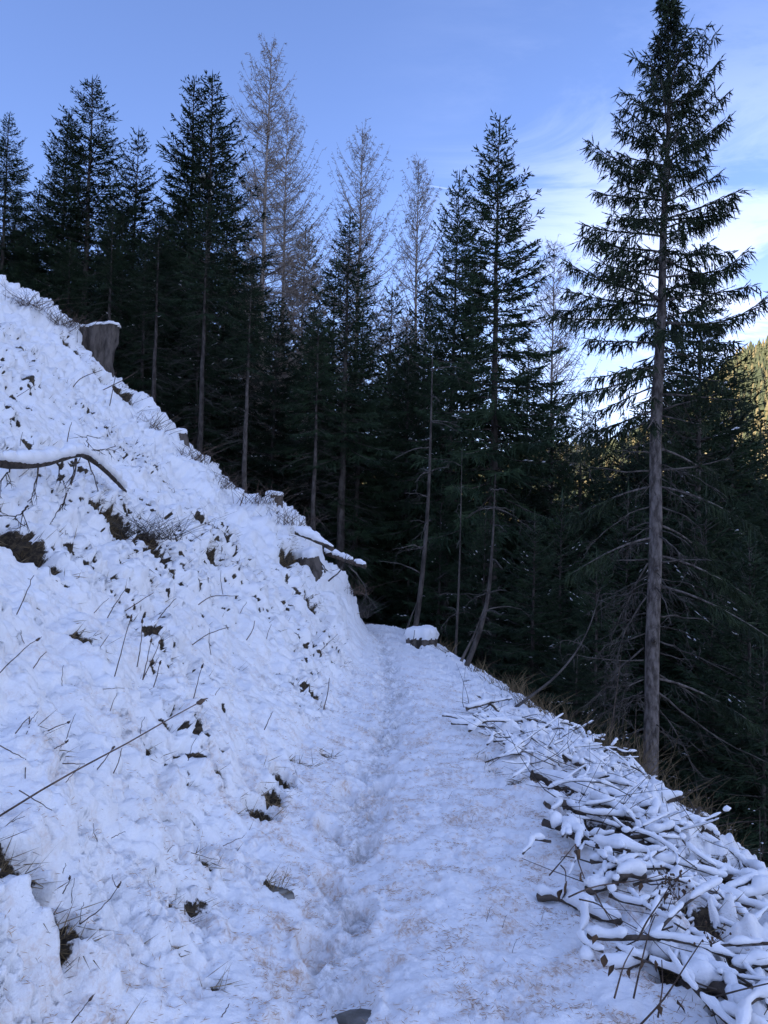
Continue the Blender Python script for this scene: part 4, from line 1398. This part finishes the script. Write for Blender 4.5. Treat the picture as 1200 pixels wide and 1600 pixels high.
GS = 'dry stalks poking through the snow on the bank'
stalk([(-40, 1300), (30, 1256), (75, 1226), (140, 1192), (200, 1161), (250, 1132), (285, 1112), (311, 1099)],
      [2.1, 2.15, 2.2, 2.3, 2.4, 2.5, 2.55, 2.6], .0032, 'longest dry stalk with a dark seed head leaning across the bank at the left', .0085, None, .034, 1)
sl = [((179, 1057), (192, 1010), (203, 966), 1), ((214, 1042), (220, 1010), (222, 974), 1), ((223, 1062), (230, 1030), (236, 1005), 1), ((223, 1062), (238, 1030), (249, 1007), 1), ((240, 1073), (246, 1055), (249, 1038), 1),
      ((299, 1106), (306, 1075), (315, 1043), 1), ((-5, 1056), (25, 1025), (55, 1000), 1), ((52, 1044), (62, 1030), (72, 1017), 0), ((26, 960), (40, 930), (52, 898), 0), ((24, 1146), (38, 1128), (46, 1120), 0),
      ((46, 1120), (46, 1135), (42, 1148), 0), ((75, 1142), (90, 1135), (106, 1128), 1), ((82, 1171), (92, 1166), (103, 1161), 1), ((152, 1202), (165, 1186), (174, 1170), 1), ((177, 1208), (186, 1190), (190, 1170), 0),
      ((125, 1444), (158, 1420), (184, 1389), 1), ((98, 1396), (104, 1385), (110, 1374), 1), ((345, 1591), (352, 1580), (359, 1567), 0), ((112, 1598), (125, 1582), (136, 1566), 1), ((413, 1140), (420, 1125), (426, 1112), 0),
      ((195, 955), (215, 942), (240, 926), 0), ((168, 965), (182, 940), (196, 920), 0), ((98, 1193), (115, 1193), (133, 1194), 0), ((0, 1165), (20, 1176), (40, 1186), 0), ((40, 1186), (40, 1206), (38, 1226), 0),
      ((30, 1235), (55, 1250), (80, 1264), 0), ((245, 970), (262, 948), (275, 935), 0), ((300, 1008), (325, 990), (358, 980), 0), ((385, 1000), (395, 985), (398, 970), 0), ((310, 945), (330, 930), (372, 932), 0),
      ((160, 610), (200, 590), (215, 580), 0), ((110, 610), (125, 590), (160, 578), 0), ((170, 640), (178, 600), (182, 580), 0), ((105, 690), (108, 672), (112, 660), 0), ((505, 1110), (512, 1085), (515, 1060), 0),
      ((375, 790), (380, 775), (384, 762), 0), ((402, 795), (405, 780), (408, 765), 0), ((640, 1010), (646, 1000), (648, 985), 0)]
HEADS = ['tallest of the five upright seed-headed stalks in a row above the longest stalk', 'second from the left of the five upright stalks in a row', 'middle one of the five upright stalks in a row, close to its taller neighbour',
         'fourth from the left of the five upright stalks, leaning right', 'shortest and rightmost of the five upright stalks in a row', 'single upright seed-headed stalk just above the head of the longest stalk',
         'leaning dark stalk at the left edge, above the longest stalk', 'short leaning stalk left of the five upright stalks', 'low leaning seed-headed stalk just right of a small bare hollow at the left', 'lower one of two low leaning stalks under the bare hollow at the left',
         'short stalk with a head crossing behind the longest stalk', 'bent seed-headed stalk in the lower left below the longest stalk', 'small upright stalk with a dark head beside the bent lower left stalk', 'spare stalk']
for k, (a, b, c, hd_) in enumerate(sl):
    d0 = hd(*a)
    stalk([a, b, c], [d0, d0 * .985, d0 * .97], .0006 * d0 + .0006, HEADS.pop(0) if hd_ else 'thin bare dry stem poking through the snow of the bank',
          .0012 * d0 + .001 if hd_ else 0, GS, .018 + .003 * d0, 20 + k)
q = np.random.default_rng(55)
for k in range(55):
    px, py = q.uniform(0, 560), q.uniform(470, 1560)
    g = hit(px, py)
    if g[0] > float(xt(np.array([g[1]]))[0]) - .1 or g[1] > 18:
        continue
    L = q.uniform(12, 42)
    a_ = math.radians(q.normal(62, 32))
    d0 = g[1]
    stalk([(px, py), (px + L * .55 * math.cos(a_), py - L * .5 * math.sin(a_)), (px + L * math.cos(a_) + 3, py - L * math.sin(a_))], [d0, d0 * .985, d0 * .975], .0004 * d0 + .0004,
          'thin bare dry stem poking through the snow of the bank', 0, GS, .02, 120 + k)
for k, (px, py, L) in enumerate([(760, 1440, 26), (785, 1450, 22), (735, 1290, 20), (775, 1560, 16), (800, 1545, 14), (790, 1285, 22), (800, 1490, 24), (845, 1440, 20), (700, 1250, 14)]):
    d0 = hd(px, py)
    stalk([(px, py), (px + 3, py - L * .5), (px + 7, py - L)], [d0, d0, d0], .0012, 'tiny dry stem standing in the snow of the path edge', 0, 'tiny stems along the right path edge', .01, 220 + k)


# ------------------------------------------------------------------ withered leafy stems in the right foreground
def leaf_mesh(seed, size, mat):
    """a curled, creased leaf hanging from its stalk end at the origin"""
    ql = np.random.default_rng(seed)
    n, m = 7, 5
    u, v = np.meshgrid(np.linspace(0, 1, n), np.linspace(-1, 1, m), indexing='ij')
    wdt = .36 * np.sin(np.pi * u ** .75) * (1 + .22 * np.sin(u * 17 + 1))
    curl = ql.uniform(.7, 1.6)
    x = v * wdt * np.cos(curl * v * .8)
    z = -u * (1 - .15 * v ** 2)
    y = .35 * wdt * np.abs(v) * curl + .25 * np.sin(u * 2.2) * ql.choice([-1, 1]) + ql.normal(0, .018, u.shape)
    V = np.stack([x, y, z], -1).reshape(-1, 3) * size
    i, j = np.meshgrid(np.arange(n - 1), np.arange(m - 1), indexing='ij')
    a = i * m + j
    return mesh_np('leaf', V, np.stack([a, a + 1, a + m + 1, a + m], -1).reshape(-1, 4), mat)


def leafy(label, stems, leaves, depth, seeds=()):
    p0 = at(*stems[0][0], depth)
    o = thing('withered_plant', label, 'plant', tuple(p0))
    for k, pts in enumerate(stems):
        P = smooth_path([at(a, b, depth + .02 * i) for i, (a, b) in enumerate(pts)], 10) - p0
        m_ = MB()
        add_tube(m_, P, np.linspace(.0036, .0016, 10), 5)
        link('stem', m_.mesh('stem', M['stalk']), o)
    for k, (a, b, s, gr) in enumerate(leaves):
        lf = link('leaf', leaf_mesh(int(a * 3 + b), s * depth / FPX, M['leafgreen'] if gr else M['leaf']), o, at(a, b - s * .45, depth) - p0)
        lf.rotation_euler = (random.Random(k).uniform(-.5, .5), random.Random(k + 3).uniform(-.6, .6), random.Random(int(a)).uniform(0, 6.28))
        if gr:
            lf['label'] = 'leaf still partly green'
    for k, (a, b, n) in enumerate(seeds):
        qs = np.random.default_rng(int(a))
        m_ = MB()
        for j in range(n):
            p = at(a + qs.normal(0, 11), b + qs.normal(0, 9), depth + qs.normal(0, .03)) - p0
            add_tube(m_, [p - [0, 0, .004], p, p + [0, 0, .004]], [.0015, .0045, .002], 5)
            c_ = at(a, b + 14, depth) - p0
            add_tube(m_, [c_, (c_ + p) / 2 + qs.normal(0, .004, 3), p], [.0012, .001, .0008], 3, cap=False)
        link('seed_cluster', m_.mesh('seed_cluster', M['leaf']), o)
    return o


leafy('broken stem bent over with three withered brown leaves hanging, right foreground',
      [[(858, 1368), (878, 1345), (899, 1319)], [(899, 1319), (902, 1345), (912, 1368), (922, 1398), (926, 1404)], [(876, 1352), (884, 1360), (884, 1378)]],
      [(902, 1340, 26, 0), (909, 1371, 18, 0), (886, 1390, 30, 0), (879, 1398, 20, 0)], hd(890, 1400, .97))
leafy('long thin woody shoot lying over the snow right of the broken leafy stem',
      [[(888, 1402), (925, 1384), (960, 1380), (1010, 1375), (1036, 1366)], [(905, 1405), (940, 1412), (965, 1450), (976, 1458)], [(930, 1395), (942, 1418), (955, 1440)]],
      [(1003, 1386, 16, 0), (1046, 1436, 18, 1), (966, 1466, 18, 1), (971, 1462, 12, 1), (1012, 1478, 30, 0), (1000, 1470, 20, 0), (950, 1470, 26, 0), (948, 1484, 20, 0)], hd(960, 1440, .96))
leafy('tall reddish stems with a seed cluster in the lower right brush',
      [[(996, 1470), (1010, 1440), (1030, 1412), (1046, 1385)], [(1000, 1602), (1040, 1560), (1070, 1510), (1098, 1468)], [(990, 1560), (1003, 1500), (1018, 1440), (1024, 1430)], [(960, 1560), (975, 1505), (990, 1480)], [(1028, 1590), (1036, 1540), (1034, 1500)]],
      [(960, 1516, 20, 0), (1000, 1504, 18, 0), (1024, 1510, 22, 0), (1058, 1572, 22, 0), (1030, 1578, 16, 0), (1062, 1366, 14, 0), (1048, 1404, 20, 0), (1068, 1395, 14, 0), (985, 1520, 18, 0), (945, 1500, 20, 0), (932, 1468, 18, 0)], hd(1010, 1560, .93),
      [(1112, 1462, 16), (1050, 1372, 22), (1060, 1392, 12)])


# ------------------------------------------------------------------ tufts and dry shrubs along the edge
def tuft(px, py, n, h, spread, label, name='dry_grass_tuft', cat='grass tuft', group=None, mat='straw', lean=.35, seed=0, lift=0.0):
    g = hit(px, py)
    while g[1] > 18.5:                                   # the line of sight cleared the rim: come back on to it
        py += 4
        g = hit(px, py)
    p = surf(g[0], g[1])[0]
    qs = np.random.default_rng(seed + int(px))
    o = thing(name, label, cat, tuple(p), group=group)
    m_ = MB()
    for k in range(n):
        b = np.array([qs.normal(0, spread), qs.normal(0, spread), -.03])
        d = np.array([qs.normal(0, lean), qs.normal(0, lean), 1.0])
        l = h * qs.uniform(.4, 1.1)
        bd = np.array([qs.normal(0, .35), qs.normal(0, .35), -qs.uniform(0, .35)])
        s = np.linspace(0, 1, 4)[:, None]
        add_tube(m_, b + d * l * s + bd * l * s ** 2, np.array([.002, .0016, .0012, .0005]) * (.5 + g[1] / 8), 3, cap=False)
    link('blades', m_.mesh('blades', M[mat]), o)
    return o


GT = 'dry grass tufts along the drop at the path edge'
for k, (px, py, n, h) in enumerate([(775, 1058, 50, .35), (800, 1072, 60, .4), (826, 1086, 60, .42), (850, 1104, 50, .4), (745, 1038, 40, .3), (700, 1012, 36, .3), (690, 1003, 40, .35), (880, 1128, 40, .4), (905, 1142, 44, .45), (985, 1205, 60, .55), (1000, 1212, 60, .6),
                                    (1040, 1236, 50, .4), (1075, 1262, 50, .35), (1095, 1275, 50, .35), (960, 1178, 40, .5), (940, 1160, 40, .4), (1130, 1310, 40, .3), (1150, 1330, 40, .3)]):
    tuft(px, py + 8, n, h, .07, 'straw-brown dry grass tuft where the path edge drops into the wood', group=GT, seed=k)
tuft(235, 842, 130, .30, .13, 'tangle of fine dead twigs on the bank right of the bent branch', 'dead_shrub', 'shrub', None, 'deadwood', 1.0, 3)
tuft(205, 818, 80, .28, .12, 'dead twiggy shrub just below the end of the bent branch', 'dead_shrub', 'shrub', None, 'deadwood', .9, 4)
tuft(560, 925, 90, .5, .12, 'brown dead shrub below the broken log near the path end', 'dead_shrub', 'shrub', None, 'deadwood', .8, 5)
tuft(545, 935, 60, .35, .2, 'snow-dusted twiggy shrub on the last bulge of the bank', 'dead_shrub', 'shrub', None, 'stalk', .9, 6)
WH = ['near the left edge of the view', 'just left of the large grey stump', 'just right of the large grey stump', 'between the large grey stump and the small snowy stump', 'right beside the small snowy stump',
      'midway between the small snowy stump and the pale stump', 'close above the pale stump', 'right beside the pale stump']
for k, (px, py, wh, n) in enumerate([(40, 470, 0, 90), (95, 495, 1, 110), (190, 600, 2, 90), (235, 655, 3, 80), (300, 705, 4, 90), (345, 745, 5, 80), (400, 780, 6, 60), (445, 805, 7, 70)]):
    tuft(px, py + 14, n, .42, .20, 'low dead shrub ' + WH[wh], 'dead_shrub', 'shrub', 'low dead shrubs along the bank crest', 'stalk', .8, 30 + k)


# ------------------------------------------------------------------ stones in the path
def stone(px, py, sx, sy, h, label, seed):
    g = hit(px, py)
    p = surf(g[0], g[1])[0]
    qs = np.random.default_rng(seed)
    n, m = 14, 6
    V = []
    lob = 1 + .14 * np.sin(2 * np.arange(n) / n * 6.283 + seed) + qs.normal(0, .11, n)
    for k in range(m):
        e = -0.6 + 1.5 * k / (m - 1)
        rr = math.cos(min(e, 1.4)) ** .55
        a = np.arange(n) / n * 6.283
        V.append(np.column_stack([sx * rr * lob * np.cos(a), sy * rr * lob * np.sin(a), np.full(n, h * math.sin(e)) + qs.normal(0, h * .14, n)]))
    V = np.concatenate(V + [np.array([[0, 0, h * .86]])])
    i, j = np.meshgrid(np.arange(m - 1), np.arange(n), indexing='ij')
    F = np.stack([i * n + j, i * n + (j + 1) % n, (i + 1) * n + (j + 1) % n, (i + 1) * n + j], -1).reshape(-1, 4)
    m_ = MB()
    m_.add(V, F)
    m_.T.append(np.array([((m - 1) * n + k, (m - 1) * n + (k + 1) % n, m * n) for k in range(n)])); m_.mt.append(np.zeros(n))
    tag(link('path_stone', m_.mesh('path_stone', M['rock']), None, tuple(p + [0, 0, .0])), label, 'stone')


stone(572, 1572, .10, .042, .016, 'flat brown-grey stone showing through the snow at the bottom of the path', 1)
stone(478, 1594, .05, .045, .022, 'small grey stone at the bottom edge, left of the flat stone', 2)
stone(432, 1390, .05, .035, .018, 'grey stone at the left edge of the path below the bank', 3)
stone(448, 1398, .04, .035, .02, 'smaller stone tucked beside the grey stone at the left path edge', 4)
stone(1185 - 175, 1345, .07, .06, .05, 'dark rock in a gap of the brush heap', 5)


# ------------------------------------------------------------------ dead grass in the bare spots, and the fallen larch needles
def scatter_grass():
    qs = np.random.default_rng(8)
    Xs, Ys = [], []
    for cx, cy, rx, ry, dp in SPOTS:
        n = int(60 + 500 * rx * ry * 6)
        Xs.append(cx + rx * .8 * qs.normal(0, .6, n)); Ys.append(cy + ry * .8 * qs.normal(0, .6, n))
    Y = 1.6 + 16 * qs.random(60000) ** 1.3
    X = xt(Y) - qs.random(60000) ** 1.2 * (.5 * Y + 1)
    Y2 = 1.8 + 9 * qs.random(14000) ** 1.3
    X2 = xs(Y2) + qs.uniform(-.8, 1.2, 14000)
    X, Y = np.concatenate([X, X2]), np.concatenate([Y, Y2])
    keep = cover(X, Y)[1] > .45
    X, Y = np.concatenate(Xs + [X[keep][:9000]]), np.concatenate(Ys + [Y[keep][:9000]])
    P = surf(X, Y)
    n = len(P)
    D = np.column_stack([.55 + qs.normal(0, .45, n), qs.normal(-.15, .45, n), qs.normal(.1, .5, n)])
    V, F = blades(P - D * .01, D, qs.uniform(.05, .15, n), .0012 + .0002 * Y, qs, cross=False, mid=.35)
    tag(link('dead_grass', mesh_np('dead_grass', V, F, M['straw'], smooth=False)), kind='stuff')


scatter_grass()


def scatter_needles():
    qs = np.random.default_rng(18)
    n = 170000
    Y = 1.7 + 9 * qs.random(n) ** 1.7
    a, b = xt(Y), xs(Y)
    X = a - .9 + (b - a + .8) * qs.random(n)
    dens = sm(fbm(X / .22, Y / .16, 141, 4), -.05, .45) * sm(X, a - 1.0, a + .25)
    k = qs.random(n) < dens * .95 + .03
    X, Y = X[k], Y[k]
    P = surf(X, Y) + [0, 0, .002]
    m = len(P)
    D = np.column_stack([qs.normal(0, 1, (m, 2)), qs.normal(0, .16, m)])
    V, F = blades(P, D, qs.uniform(.018, .036, m), .0011, qs, cross=False, mid=.5)
    V[:, 2] += 0.001
    tag(link('fallen_larch_needles', mesh_np('fallen_larch_needles', V, F, M['larchneedle'], smooth=False)), kind='stuff')


scatter_needles()
